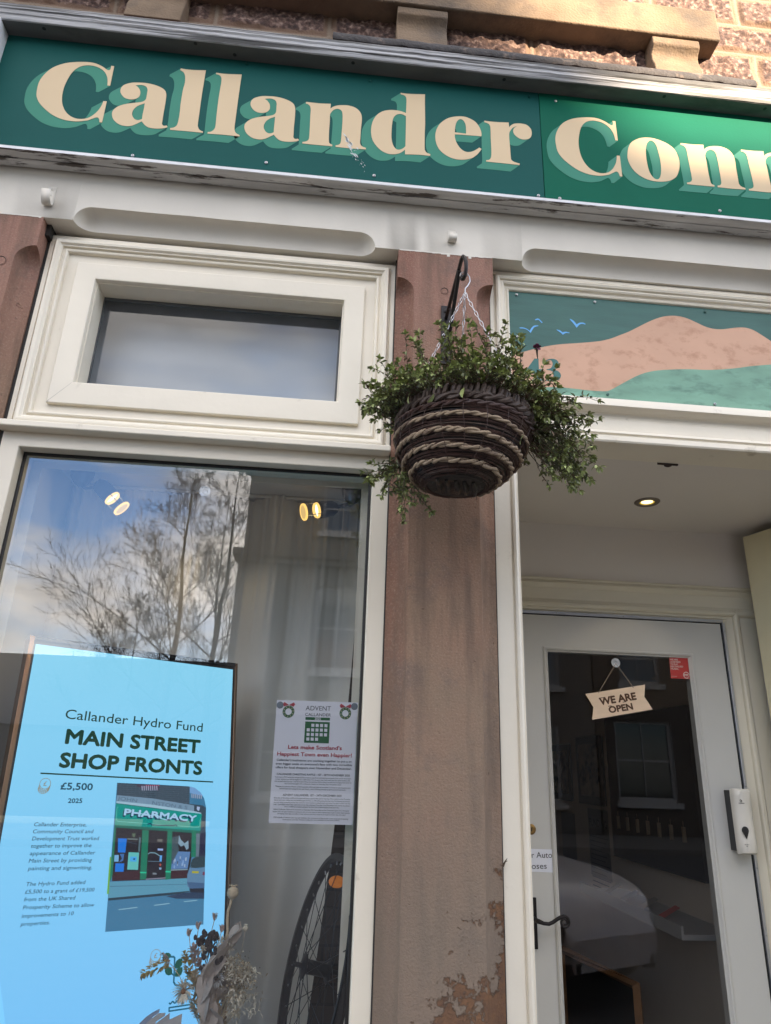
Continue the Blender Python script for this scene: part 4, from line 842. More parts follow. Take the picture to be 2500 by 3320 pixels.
for k in range(9): sprig((BX+.155+rnd.gauss(0, .01), BY-.03+rnd.gauss(0, .03), 2.33), (.6, rnd.gauss(0, .3), -1), rnd.uniform(.06, .11), .3, .35, ls=.013, dead=.6)
# hanging tuft lower left, behind the basket
for k in range(20): sprig((BX-.13+rnd.gauss(0, .014), BY+.08+rnd.gauss(0, .03), 2.345+rnd.gauss(0, .02)), (rnd.uniform(-.8, .1), rnd.gauss(.1, .25), -1), rnd.uniform(.05, .11), rnd.uniform(-.3, .3), .95, ls=.016, dead=.06)
for k in range(14): sprig((BX-.14+rnd.gauss(0, .02), BY+.09+rnd.gauss(0, .03), 2.27+rnd.gauss(0, .02)), (rnd.uniform(-.9, .9), rnd.gauss(.0, .25), rnd.uniform(-1, -.1)), rnd.uniform(.04, .09), .1, 1.0, ls=.016, dead=.05)
for k in range(7): sprig((BX-.16, BY+.07, 2.31+rnd.gauss(0, .02)), (-1, rnd.gauss(0, .2), rnd.uniform(-.4, .4)), rnd.uniform(.05, .09), .3, .9, ls=.018, dead=.05)
for (x_, y_) in ((1505, 1255), (1408, 1275), (1495, 1195), (1330, 1275), (1590, 1195), (1700, 1410), (1440, 1140)):   # a few broad leaves in front
    p = at(x_, y_, BY-.17); leaf(fb, p, (rnd.gauss(0, .5), -.2, -1 if y_ > 1240 else .4), .030, .0075, rnd.choice((0, 1)), .12)
tag(fb.build('foliage', leafg, plant, smooth=False), kind=None); sb.build('stems', stemm, plant)
pet = mat('purple_petal', (.085, .010, .045), .6, var=.2, vs=60)
for (x_, y_, dy) in ((1626, 1158, -.05), (1653, 1178, -.05), (1741, 1128, -.05)):
    p = Vector(at(x_, y_, BY+dy)); b = MB()
    for k in range(5): a = 2*PI*k/5+.3; leaf(b, p, (math.cos(a), -.5, math.sin(a)), .0125, .0058, 0, .2, -.2)
    b.tube([p, p+Vector((.001, .004, -.012)), p+Vector((.003, .008, -.026))], [.0035, .0025, .0012], 6, mi=1); b.build('flower', [pet, stemm], plant)

# ================================================================== DISPLAY SCREEN
th, ph = math.radians(32.3), math.radians(10.8)
U = np.array([math.cos(th), math.sin(th), 0]); NH = np.array([-math.sin(th), math.cos(th), 0]); Vv = math.cos(ph)*np.array([0, 0, 1])+math.sin(ph)*NH
c_, s_ = math.cos(-.012), math.sin(-.012); U, Vv = U*c_+Vv*s_, Vv*c_-U*s_
SO = at(755, 2175, .5); SC = Plane(SO, U, Vv)
scr = thing('display_screen', 'tall bright blue information screen in a thin bronze frame standing inside the shop window', 'screen', (-.45, .35, .72))
A0, A1, B1, B0 = -.576, .0, .004, -1.10
nrm = SC.n
def scbox(b, a0, a1, b0, b1, h0, h1, mi=0): b.obox(SC.pt((a0+a1)/2, (b0+b1)/2, (h0+h1)/2), (SC.u, SC.v, SC.n), (a1-a0, b1-b0, h1-h0), mi)
bronze = mat('bronze_bezel', (.30, .17, .10), .3, .85, var=.1, vs=9)
b = MB(); scbox(b, A0-.006, A1+.006, B0, B1+.010, -.052, -.004); b.build('casing', mat('gloss_black', (.012, .012, .014), .25), scr, bevel=.002)
b = MB(); scbox(b, A0-.018, A0-.006, B0, B1+.020, -.045, .006); scbox(b, A1+.006, A1+.014, B0, B1+.020, -.045, .006); scbox(b, A0-.006, A1+.006, B1+.010, B1+.020, -.045, .006, 1); b.build('bezel', [bronze, MATS['gloss_black']], scr, bevel=.0012)
# luminous face; the paler cyan top paints the reflection into the emission
m = bpy.data.materials.new('screen_blue'); m.use_nodes = True; t = m.node_tree; bs_ = t.nodes['Principled BSDF']; bs_.inputs['Base Color'].default_value = (.01, .01, .01, 1); bs_.inputs['Roughness'].default_value = .12; bs_.inputs['Specular IOR Level'].default_value = .1
tcx = t.nodes.new('ShaderNodeTexCoord'); sx = t.nodes.new('ShaderNodeSeparateXYZ'); mr = t.nodes.new('ShaderNodeMapRange'); mr.inputs['From Min'].default_value = .9; mr.inputs['From Max'].default_value = 1.86
mxx = t.nodes.new('ShaderNodeMix'); mxx.data_type = 'RGBA'; t.links.new(tcx.outputs['Object'], sx.inputs[0]); t.links.new(sx.outputs[2], mr.inputs[0]); t.links.new(mr.outputs[0], mxx.inputs[0])
mxx.inputs[6].default_value = (*s2l(118, 194, 250), 1); mxx.inputs[7].default_value = (*s2l(138, 212, 242), 1); t.links.new(mxx.outputs[2], bs_.inputs['Emission Color']); bs_.inputs['Emission Strength'].default_value = 1.12/2**EXPO
b = MB(); b.quad(SC.pt(A0, B0, 0), SC.pt(A1, B0, 0), SC.pt(A1, B1, 0), SC.pt(A0, B1, 0)); b.build('picture_area', m, scr, smooth=False)
dg = emis('screen_dark_green', s2l(18, 62, 48)); tg = emis('screen_teal_text', s2l(30, 82, 104)); gold = emis('screen_gold', s2l(150, 130, 80)); tl_ = emis('screen_teal_line', s2l(18, 100, 130)); lf_ = emis('screen_leaf', s2l(14, 82, 70))
def r1(u, v): return (u*.4802, 2050+v*.4802)
def r2(u, v): return (u*.4802, 2650+v*.4802)
b = MB(); H1 = .0008
text_px(b, SC, 'Callander Hydro Fund', r1(437, 582), r1(1366, 672), 33, H1, 0, .004)
text_px(b, SC, 'MAIN STREET', r1(436, 748), r1(1350, 815), 50, H1, 0, .028)
text_px(b, SC, 'SHOP FRONTS', r1(395, 908), r1(1363, 960), 51, H1, 0, .028)
p0, p1 = SC.loc(*r1(273, 952)), SC.loc(*r1(1438, 1011)); flat(b, SC, [[(p0[0], p0[1]-.0018), (p1[0], p1[1]-.0018), (p1[0], p1[1]+.0018), (p0[0], p0[1]+.0018)]], H1)
b.build('headline', dg, scr, smooth=False)
b = MB(); text_px(b, SC, '£5,500', r1(406, 1060), r1(624, 1066), 24, H1, 0, .02); text_px(b, SC, '2025', r1(457, 1152), r1(554, 1153), 16, H1, 0, .02); b.build('amount', tg, scr, smooth=False)
b = MB()
for s, a, c in (('Callander Enterprise,', (228, 60), (583, 62)), ('Community Council and', (220, 108), (630, 107)), ('Development Trust worked', (214, 156), (668, 154)), ('together to improve the', (207, 206), (616, 201)), ('appearance of Callander', (199, 256), (643, 250)), ('Main Street by providing', (192, 306), (620, 300)), ('painting and signwriting.', (187, 358), (620, 350)),
                ('The Hydro Fund added', (175, 464), (576, 450)), ('£5,500 to a grant of £19,500', (166, 516), (636, 500)), ('from the UK Shared', (160, 568), (508, 554)), ('Prosperity Scheme to allow', (152, 622), (636, 602)), ('improvements to 10', (144, 680), (496, 660)), ('properties.', (137, 734), (336, 722))):
    text_px(b, SC, s, r2(*a), r2(*c), 13.5, H1, 0, .008, .12)
b.build('body_text', tg, scr, smooth=False)
def coins(c, r):
    b = MB(); ring(b, SC, c, r, r*.09, .0008)
    for k in range(1, 4): ring(b, SC, (c[0]-r*.06*k, c[1]-r*.27*k), r, r*.09, .0008, a0=PI*1.02, a1=2*PI*.99)
    for k in range(9):
        a = PI*(1.08+.84*k/8); line(b, SC, [(c[0]+r*math.cos(a), c[1]+r*math.sin(a)), (c[0]-r*.1+r*math.cos(a), c[1]-r*.75+r*math.sin(a))], r*.07, .0008)
    text_on(b, SC, '£', (c[0]-r*.3, c[1]-r*.4), (c[0]+r*.3, c[1]-r*.4), r*.85, .0008, 0, .0)
    b.build('coin_icon', gold, scr, smooth=False)
cc = SC.loc(*r1(305, 1022)); coins(cc, abs(SC.loc(*r1(343, 1022))[0]-cc[0])); cc = SC.loc(*r2(1051, 933)); coins(cc, abs(SC.loc(*r2(1086, 933))[0]-cc[0]))
def r6(u, v): return (450+u*.2401, 2850+v*.2401)
b = MB(); lw_ = .0042
line(b, SC, px(SC, [r6(*p) for p in ((410, 1048), (470, 1050), (484, 1068), (476, 1300), (470, 1390), (490, 1425), (520, 1437), (570, 1432))]), lw_, H1)
for seg in (((476, 1210), (520, 1165)), ((476, 1305), (420, 1255)), ((476, 1310), (530, 1268)), ((640, 1210), (665, 1355)), ((665, 1355), (618, 1365)), ((618, 1365), (690, 1450)), ((650, 1260), (745, 1350)), ((720, 1300), (810, 1295)), ((810, 1295), (795, 1690)), ((600, 1600), (568, 1712)), ((408, 1738), (820, 1675)), ((408, 1738), (408, 1785)), ((408, 1785), (740, 1735)), ((820, 1675), (820, 1722))):
    line(b, SC, px(SC, [r6(*p) for p in seg]), lw_*.8, H1)
line(b, SC, px(SC, [r6(410+4*i, 1675-.35*i*2+12*math.sin(i*.42)) for i in range(38)]), lw_*.8, H1)
b.build('diagram_lines', tl_, scr, smooth=False)
b = MB()
for cx_, cy_, ang, L_ in ((375, 1045, .2, 46), (540, 1140, .9, 52), (400, 1240, 2.4, 50), (540, 1255, .8, 50)):
    c = SC.loc(*r6(cx_, cy_)); Lm = L_*.2401*.00105; pts = [(c[0]+math.cos(ang)*Lm*a-math.sin(ang)*Lm*w2, c[1]+math.sin(ang)*Lm*a+math.cos(ang)*Lm*w2) for a, w2 in ((-1, 0), (-.6, .5), (0, .72), (.6, .5), (1, 0), (.6, -.5), (0, -.72), (-.6, -.5))]; flat(b, SC, [pts], H1+.0002)
b.build('leaf_icon', lf_, scr, smooth=False)
# the photograph shown on the screen
def q5(u, v): return (330+u*.2532, 2500+v*.2532)
PAL = {}; mats_ = []
def pc(*rgb):
    if rgb not in PAL: PAL[rgb] = len(mats_); mats_.append(emis('screen_%02x%02x%02x' % rgb, s2l(*rgb)))
    return PAL[rgb]
b = MB()
def pq(pts, rgb, lay): flat(b, SC, [px(SC, [q5(*p) for p in pts])], .0008+lay*.00022, pc(*rgb))
pq([(195, 150), (700, 172), (1100, 195), (1190, 215), (1260, 270), (1310, 350), (1335, 470), (1300, 1965), (42, 2060)], (62, 122, 160), 0)
pq([(200, 152), (1125, 198), (1120, 420), (1290, 440), (1330, 470), (1325, 1100), (150, 1100)], (58, 76, 92), 1)       # masonry
pq([(1125, 198), (1190, 215), (1260, 270), (1295, 320), (1125, 280)], (120, 165, 215), 1)
for r_ in range(11):
    v0 = 175+r_*26; pq([(198, v0), (1120, v0+44), (1120, v0+47), (198, v0+3)], (92, 112, 128), 2)
    for k in range(9): u0 = 230+k*100+50*(r_ % 2); pq([(u0, v0+3+.047*(u0-198)), (u0+3, v0+3+.047*(u0-198)), (u0+2, v0+26+.047*(u0-198)), (u0-1, v0+26+.047*(u0-198))], (92, 112, 128), 2)
pq([(442, 168), (700, 178), (735, 200), (720, 262), (690, 240), (520, 232), (500, 215), (445, 195)], (70, 60, 80), 3)
for k in range(8): pq([(505+k*27, 190), (520+k*27, 192), (523+k*27, 250), (510+k*27, 248)], (160, 165, 190), 4)
for k in range(6): pq([(1145+k*24, 290+k*3), (1158+k*24, 292+k*3), (1158+k*24, 345+k*3), (1146+k*24, 342+k*3)], (160, 165, 190), 3)
for k in range(7): pq([(560+k*26, 180), (575+k*26, 178), (578+k*26, 192), (563+k*26, 192)], (190, 90, 120), 5)
pq([(195, 310), (640, 350), (1180, 440), (1180, 515), (640, 430), (185, 385)], (120, 150, 175), 3)
pq([(185, 385), (640, 430), (1200, 518), (1270, 535), (1270, 552), (640, 468), (182, 410)], (160, 195, 215), 4)
pq([(180, 415), (640, 475), (1278, 550), (1260, 765), (165, 690)], (0, 148, 140), 5)                                    # fascia
pq([(165, 690), (1260, 765), (1250, 800), (160, 722)], (8, 105, 92), 5)
pq([(160, 722), (1200, 795), (1100, 1375), (1080, 1372), (870, 1385), (130, 1410)], (28, 26, 38), 3)
for a0_, a1_, c0, c1 in ((515, 600, 485, 565), (840, 900, 810, 878), (1150, 1205, 1140, 1200)): pq([(a0_, 755), (a1_, 760), (c1, 1385 if a0_ < 1100 else 1100), (c0, 1392 if a0_ < 1100 else 1100)], (4, 118, 92), 6)
pq([(485, 1290), (568, 1292), (566, 1310), (485, 1308)], (30, 190, 150), 7); pq([(812, 1278), (880, 1280), (878, 1300), (812, 1298)], (30, 190, 150), 7)
pq([(160, 722), (180, 725), (135, 1330), (110, 1400), (95, 1400)], (4, 118, 92), 6)
pq([(130, 1300), (485, 1275), (485, 1390), (130, 1408)], (56, 28, 38), 5); pq([(880, 1262), (1095, 1262), (1100, 1372), (880, 1378)], (56, 28, 38), 5)
pq([(205, 862), (318, 865), (298, 1045), (202, 1042)], (10, 118, 220), 6); pq([(172, 1182), (285, 1184), (275, 1290), (165, 1290)], (10, 118, 220), 6)
pq([(340, 1040), (475, 1045), (460, 1265), (322, 1262)], (95, 190, 190), 6); pq([(362, 1095), (446, 1098), (440, 1160), (358, 1158)], (70, 170, 235), 7); pq([(400, 1118), (425, 1118), (420, 1138), (398, 1138)], (20, 60, 110), 8)
pq([(160, 1075), (215, 1076), (210, 1160), (155, 1160)], (120, 180, 225), 6); pq([(225, 1060), (285, 1060), (270, 1150), (215, 1172), (255, 1120)], (60, 110, 170), 6)
pq([(385, 798), (430, 800), (420, 845), (405, 850), (390, 835)], (90, 110, 90), 6); pq([(325, 862), (458, 868), (455, 882), (322, 876)], (110, 125, 125), 6); pq([(325, 905), (455, 935), (455, 941), (325, 911)], (70, 90, 110), 6); pq([(475, 850), (498, 852), (485, 1035), (462, 1030)], (80, 110, 120), 6)
pq([(710, 872), (775, 874), (772, 905), (708, 903)], (110, 110, 105), 6); pq([(712, 992), (782, 994), (780, 1020), (712, 1018)], (150, 175, 225), 6); pq([(740, 1080), (770, 1081), (762, 1160), (735, 1158)], (90, 165, 230), 7)
pq([(648, 1302), (700, 1304), (698, 1326), (647, 1325)], (120, 130, 140), 6); pq([(730, 1235), (762, 1237), (758, 1262), (730, 1262)], (130, 165, 200), 7); pq([(745, 1180), (762, 1200), (745, 1222), (730, 1200)], (170, 80, 70), 7)
line(b, SC, px(SC, [q5(*p) for p in ((590, 1060), (620, 1045), (680, 1050), (735, 1085))]), .0022, .0026, pc(120, 160, 175)); line(b, SC, px(SC, [q5(*p) for p in ((590, 1155), (735, 1158))]), .0014, .0026, pc(90, 120, 140))
pq([(900, 850), (990, 830), (975, 930), (985, 1030), (880, 1240), (880, 900)], (62, 82, 92), 5); pq([(985, 820), (1010, 880), (1055, 925), (1105, 890), (1108, 990), (1080, 1012), (1050, 950), (1010, 968), (975, 930)], (130, 160, 180), 7)
pq([(975, 1030), (1130, 1035), (1095, 1250), (882, 1255), (890, 1190)], (88, 128, 178), 6)
for k in range(16): u0 = 890+rnd.random()*190; v0 = 1090+rnd.random()*120; pq([(u0, v0), (u0+16, v0), (u0+14, v0+38), (u0-2, v0+36)], rnd.choice(((130, 165, 215), (60, 90, 140), (160, 180, 210), (40, 60, 90))), 7)
pq([(878, 1262), (1095, 1256), (1095, 1266), (878, 1274)], (140, 170, 185), 7)
pq([(560, 1378), (815, 1362), (815, 1376), (560, 1392)], (130, 130, 150), 6)
pq([(1205, 800), (1255, 803), (1240, 1095), (1190, 1100)], (95, 115, 130), 5); pq([(1255, 800), (1330, 780), (1322, 1090), (1240, 1090)], (24, 30, 62), 4)
pq([(100, 1420), (1085, 1372), (1120, 1535), (820, 1560), (80, 1628)], (88, 152, 180), 5); pq([(100, 1474), (1085, 1446), (1085, 1452), (100, 1482)], (60, 110, 135), 6)
pq([(80, 1628), (820, 1562), (1120, 1535), (1120, 1548), (860, 1590), (80, 1660)], (30, 58, 75), 6)
pq([(820, 1605), (1000, 1565), (1310, 1535), (1308, 1635), (950, 1635)], (34, 58, 88), 5)
for p in (((215, 1775), (450, 1745)), ((668, 1720), (862, 1695)), ((1050, 1672), (1215, 1655))): line(b, SC, px(SC, [q5(*x) for x in p]), .0016, .0022, pc(150, 195, 215))
pq([(1155, 1130), (1200, 1098), (1320, 1092), (1318, 1230), (1130, 1250), (1135, 1180)], (38, 62, 72), 7)                  # parked car
pq([(1120, 1235), (1250, 1250), (1318, 1225), (1310, 1500), (1120, 1505), (1085, 1470), (1090, 1330)], (90, 130, 165), 8); pq([(1150, 1280), (1238, 1284), (1234, 1312), (1148, 1308)], (170, 165, 40), 9)
pq([(1290, 1295), (1316, 1290), (1314, 1335), (1285, 1332)], (120, 30, 70), 9); pq([(1085, 1420), (1310, 1435), (1308, 1500), (1118, 1505)], (60, 95, 135), 9); pq([(1120, 1505), (1308, 1500), (1308, 1560), (1125, 1550)], (20, 30, 48), 8)
pq([(100, 1100), (118, 1102), (86, 1575), (62, 1575)], (110, 180, 60), 6)
pq([(1215, 455), (1255, 460), (1245, 508), (1230, 510), (1213, 490)], (170, 190, 225), 6)
line(b, SC, px(SC, [q5(*p) for p in ((205, 455), (190, 480), (182, 620), (200, 645), (1230, 722), (1245, 705), (1258, 600))]), .0008, .0024, pc(120, 215, 205))
PH = MB()
text_px(b, SC, 'JOHN       NSTON & S', q5(195, 370), q5(1090, 492), 13, .0022, pc(88, 118, 140), .01)
text_px(b, SC, 'PHARMACY', q5(262, 578), q5(1188, 660), 22, .0024, pc(10, 60, 90), .05)
text_px(b, SC, 'PHARMACY', q5(276, 562), q5(1205, 646), 22, .0027, pc(170, 210, 240), .035)
line(b, SC, px(SC, [q5(*p) for p in ((390, 530), (470, 545), (560, 556), (640, 572))]), .0018, .0028, pc(170, 210, 240)); line(b, SC, px(SC, [q5(*p) for p in ((700, 560), (760, 610), (830, 628))]), .0022, .0028, pc(170, 210, 240))
line(b, SC, px(SC, [q5(*p) for p in ((585, 682), (620, 672), (635, 690), (920, 700), (940, 690), (960, 706))]), .0026, .0026, pc(10, 60, 90))
b.build('photo', mats_, scr, smooth=False)
# pedestal leg under the screen
b = MB(); scbox(b, A0-.018, A1+.014, B0-.12, B0, -.052, .006); b.build('foot', MATS['gloss_black'], scr, bevel=.003)

# ================================================================== POSTER ON THE WINDOW
pos = thing('advent_poster', 'white A4 advent poster with two wreaths taped inside the shop window', 'poster', (-.01, .102, 1.466))
P4 = facade(.1005); pc_ = [P4.loc(*p) for p in ((898, 2269), (1161, 2278), (1143, 2675), (871, 2668))]
b = MB(); flat(b, P4, [pc_], 0); flat(b, P4, [pc_], -.0006); b.build('sheet', mat('poster_paper', (.86, .86, .92), .6, emit=None), pos, smooth=False)
def r4(u, v): return (840+u*.2401, 2230+v*.2401)
ptx = mat('poster_grey_ink', (.06, .075, .09), .7); prd = mat('poster_red_ink', (.42, .035, .06), .7); pgr = mat('poster_green_ink', (.03, .14, .055), .7); pwh = mat('poster_white', (.8, .8, .86), .6)
b = MB(); hh = .0006
text_px(b, P4, 'ADVENT', r4(628, 303), r4(970, 310), 15.5, hh, 0, -.012)
text_px(b, P4, 'CALLANDER', r4(622, 378), r4(970, 387), 10, hh, 0, .006)
for s, a, c, cp in (("Callander's businesses are working together to put a an", (238, 985), (1248, 1010), 7.2), ("even bigger smile on everyone's face with two incredible", (226, 1035), (1254, 1058), 7.2), ('offers for local shoppers over November and December.', (222, 1085), (1250, 1107), 7.2), ('CALLANDER CHRISTMAS RAFFLE : 1ST - 28TH NOVEMBER 2025', (240, 1174), (1225, 1198), 6.6), ('ADVENT CALLANDER: 1ST – 24TH DECEMBER 2025', (320, 1457), (1114, 1472), 6.6)):
    text_px(b, P4, s, r4(*a), r4(*c), cp, hh, 0, .012)
for s, a, c in (('If you have a FK17 postcode and spend £20 or more in any of our participating businesses (look out for the posters', (218, 1210), (1244, 1236)), ('in their window) you will be eligible for a raffle ticket. You can get a new ticket each time you spend another £20.', (224, 1240), (1230, 1264)), ('Ask the staff when you pay - and do be kind if they are very busy. And in return we will draw a single prize winner at', (208, 1268), (1246, 1292)), ('the Christmas Lights On in Ancaster Square on Saturday 29th November 2025.', (345, 1300), (1110, 1318)),
                ('The prize is a massive collection of festive goodies which will make an incredible Christmas for one household plus', (218, 1336), (1236, 1362)), ('several treats and outings for the year ahead – and to all being donated by generous local businesses.', (275, 1368), (1170, 1388)),
                ('Every day of the advent a different business will have a special offer just for that day. This could be a free Christmas', (202, 1492), (1230, 1514)), ('biscuit with your coffee, buy one breakfast get one free, or 10% off anything that day only. Participating businesses', (204, 1522), (1224, 1544)), ('are each doing something special that works for their business to thank locals and visitors for their custom over the', (198, 1552), (1230, 1572)), ('year – and maybe entice new customers across their doorway! From the 1st of December look out for the advent', (198, 1580), (1224, 1602)), ('doors in different windows and spot the door that is beckoning you inside each day.', (342, 1612), (1078, 1626)),
                ('Advent Callander 2025 will be launched on Saturday 29th November at the Christmas Lights On in Ancaster', (194, 1646), (1218, 1670)), ('Square and is an open invitation to everyone who is in our town on each of those days to get involved. Each business', (184, 1676), (1226, 1700)), ('will display their date and offer in their window and all you need to do is go in on their day and enjoy!', (246, 1706), (1166, 1726)), ('Full details of where you can get tickets, the contents of the prize, a list of all participating', (198, 1754), (1202, 1780)), ('businesses and the Advent Callander are available at the Post Office.', (320, 1786), (1086, 1800))):
    text_px(b, P4, s, r4(*a), r4(*c), 4.4, hh, 0, .004)
b.build('body_text', ptx, pos, smooth=False)
b = MB(); text_px(b, P4, "Lets make Scotland's", r4(390, 822), r4(1117, 840), 13, hh, 0, .02); text_px(b, P4, 'Happiest Town even Happier!', r4(243, 912), r4(1252, 938), 13, hh, 0, .02); b.build('red_heading', prd, pos, smooth=False)
b = MB(); flat(b, P4, [px(P4, [r4(*p) for p in ((627, 394), (958, 405), (957, 443), (626, 432))])], hh, 0); text_px(b, P4, '2025', r4(750, 431), r4(834, 433), 7.5, hh*2, 1, .02)
flat(b, P4, [px(P4, [r4(*p) for p in ((625, 454), (956, 465), (942, 750), (607, 741))])], hh, 0)
for r_, row in enumerate(((1, 2, 3, 4), (0, 1, 2, 3, 4), (0, 1, 2, 3, 4), (0, 1, 2))):
    for k in row:
        u0 = 648+59*k-3*r_; v0 = 484+62*r_+1.6*k; flat(b, P4, [px(P4, [r4(u0, v0), r4(u0+40, v0+1), r4(u0+39, v0+43), r4(u0-1, v0+42)])], hh*2, 1)
b.build('calendar_icon', [pgr, pwh], pos, smooth=False)
for (u, v) in ((398, 322), (1165, 345)):
    c = P4.loc(*r4(u, v)); b = MB(); ring(b, P4, c, .0150, .0068, hh, 22, 0)
    for k in range(10): a = 2*PI*k/10+.2; cc = (c[0]+.0118*math.cos(a), c[1]+.0118*math.sin(a)); ring(b, P4, cc, .0017, .0016, hh*2, 8, 1)
    for s in (-1, 1): flat(b, P4, [[(c[0], c[1]+.0165), (c[0]+s*.012, c[1]+.0235), (c[0]+s*.0155, c[1]+.0185), (c[0]+s*.012, c[1]+.0125)]], hh*2, 2)
    b.build('wreath', [pgr, mat('poster_berry', (.5, .42, .28), .7), prd], pos, smooth=False)
for (u, v, lb) in ((285, 232, 'left'), (1287, 252, 'right')):
    p = P4.pt(*P4.loc(*r4(u, v)), .0); b = MB(); b.lathe([(.0001, -.0016), (.008, -.0014), (.0092, .0004)], p, (0, 1, 0), 18)
    o = b.build('tack_dot', mat('blue_grey_tack', (.16, .20, .24), .6), None); tag(o, f'blue-grey sticky dot at the top {lb} corner of the advent poster', 'sticky dot', 'sticky dots holding the advent poster')
# three small clear hooks and a mark on the panes
def sucker(name, lab, x_, y_, Y, r=.012):
    p = at(x_, y_, Y); t = thing(name, lab, 'suction cup', tuple(p)); cm = mat('clear_plastic', (.55, .58, .60), .15, spec=.8)
    b = MB(); b.lathe([(r, 0), (r*.95, .002), (r*.5, .004), (r*.3, .008), (.0001, .009)], p, (0, 1, 0), 20); b.build('cup', cm, t)
    b = MB(); b.tube([(p[0], p[1]+.008, p[2]+.003), (p[0], p[1]+.014, p[2]+.001), (p[0]+.001, p[1]+.015, p[2]-.008), (p[0]+.003, p[1]+.010, p[2]-.012)], .0012, 6); b.build('hook', metal, t)
sucker('suction_hook', 'clear suction cup near the top middle of the shop window', 664, 1592, .100, .016)

# ================================================================== CURTAIN AND SPOTLIGHTS
linen = mat('cream_linen', (.82, .79, .72), .85, var=.04, vs=4, bump=.0004, bs=300)
b = MB(); nxx, nz_ = 260, 60; xa, xb = -1.02, .11; cv = []
for iz in range(nz_+1):
    z = .74+1.79*iz/nz_; f = iz/nz_
    for ix in range(nxx+1):
        u = ix/nxx; xe = xb-(1-f)**2*.11; x = xa+(xe-xa)*u; g = f**6
        y = .70+.026*math.sin(u*34+1.5*math.sin(u*7)+.5*f)*(.6+.4*f)+.016*math.sin(u*19+2+f*1.2)+.004*math.sin(u*71+f*2)*(1-g)+g*(.010*math.sin(u*210)+.004*math.sin(u*330))
        y += -.02*math.exp(-((f-.93)/.012)**2)*.4
        cv.append((x, y, z))
b.v = cv; b.f = [(r*(nxx+1)+c, r*(nxx+1)+c+1, (r+1)*(nxx+1)+c+1, (r+1)*(nxx+1)+c) for r in range(nz_) for c in range(nxx)]; b.m = [0]*len(b.f)
cur = thing('curtain', 'cream linen curtain with a gathered heading hung across the back of the window display', 'curtain', (-.45, .70, .74)); b.build('drape', linen, cur, sharp=180)
b = MB(); b.tube([(-.95, .675, 2.528), (.18, .675, 2.528)], .006, 8); b.build('curtain_track', white, cur)
warm = (1.0, .74, .38)
def spotlight(x, y, z, d, lab, flip, pw):
    t = thing('spotlight', lab, 'spotlight', (x, y, z), 'spotlights inside the shop window'); d = Vector(d).normalized(); base = Vector((x-.10*flip, y+.01, 2.534)); hd = Vector((x, y, z)); e1 = d.orthogonal().normalized()
    gm = mat('satin_grey_metal', (.13, .13, .14), .35, .6)
    b = MB(); b.lathe([(.040, .0), (.040, -.008), (.036, -.026), (.022, -.048), (.006, -.058), (.0001, -.058)], base, (0, 0, 1), 24); b.build('base', gm, t)
    b = MB(); b.tube([base+Vector((0, 0, -.05)), base+Vector((.02*flip, -.002, -.062)), hd-d*.03], .006, 8); b.build('arm', gm, t)
    b = MB(); b.lathe([(.0001, -.055), (.018, -.052), (.028, -.035), (.030, 0), (.030, .02), (.028, .021), (.0275, 0)], hd, d, 28); b.build('head', gm, t)
    em = bpy.data.materials.get('bulb_glow') or emis('bulb_glow', (1, .86, .52), 3.2)
    b = MB(); b.lathe([(.0001, .012), (.014, .014), (.0268, .018)], hd, d, 24); b.build('bulb', em, t)
    eg = bpy.data.materials.get('ring_glow') or emis('ring_glow', (1, .60, .16), 1.5)
    b = MB(); b.lathe([(.0275, .019), (.0285, .024), (.0255, .030), (.0245, .026)], hd, d, 28); b.lathe([(.024, .070), (.030, .070), (.030, .076), (.024, .076), (.024, .070)], hd, d, 28, 1); b.build('shade_ring', [eg, eg], t)
    b = MB(); b.lathe([(.0001, .075), (.0245, .075)], hd, d, 28); b.build('amber_lens', bpy.data.materials.get('amber_lens_glow') or emis('amber_lens_glow', (1, .66, .24), .85), t)
    b = MB()
    for k in range(3): a = 2*PI*k/3; q = (e1*math.cos(a)+d.cross(e1)*math.sin(a))*.0275; b.tube([hd+q+d*.018, hd+q+d*.072], .0014, 5)
    b.build('ring_rod', metal, t)
    L_ = bpy.data.lights.new('spot_lamp', 'SPOT'); L_.energy = pw; L_.color = warm; L_.spot_size = math.radians(62); L_.spot_blend = .6; L_.shadow_soft_size = .02
    lo = bpy.data.objects.new('spot_lamp', L_); COL.objects.link(lo); lo.parent = t; lo.matrix_parent_inverse = Matrix.Translation(-Vector((x, y, z)))
    lo.matrix_basis = Matrix.Translation(hd+d*.085) @ d.to_track_quat('-Z', 'Y').to_matrix().to_4x4()
spotlight(-.775, .55, 2.455, (.66, .06, -.62), 'left grey spotlight with a glowing warm bulb under the display ceiling', 1, .25)
spotlight(-.035, .55, 2.445, (-.82, -.30, -.28), 'right grey spotlight with a glowing warm bulb under the display ceiling', -1, .8)
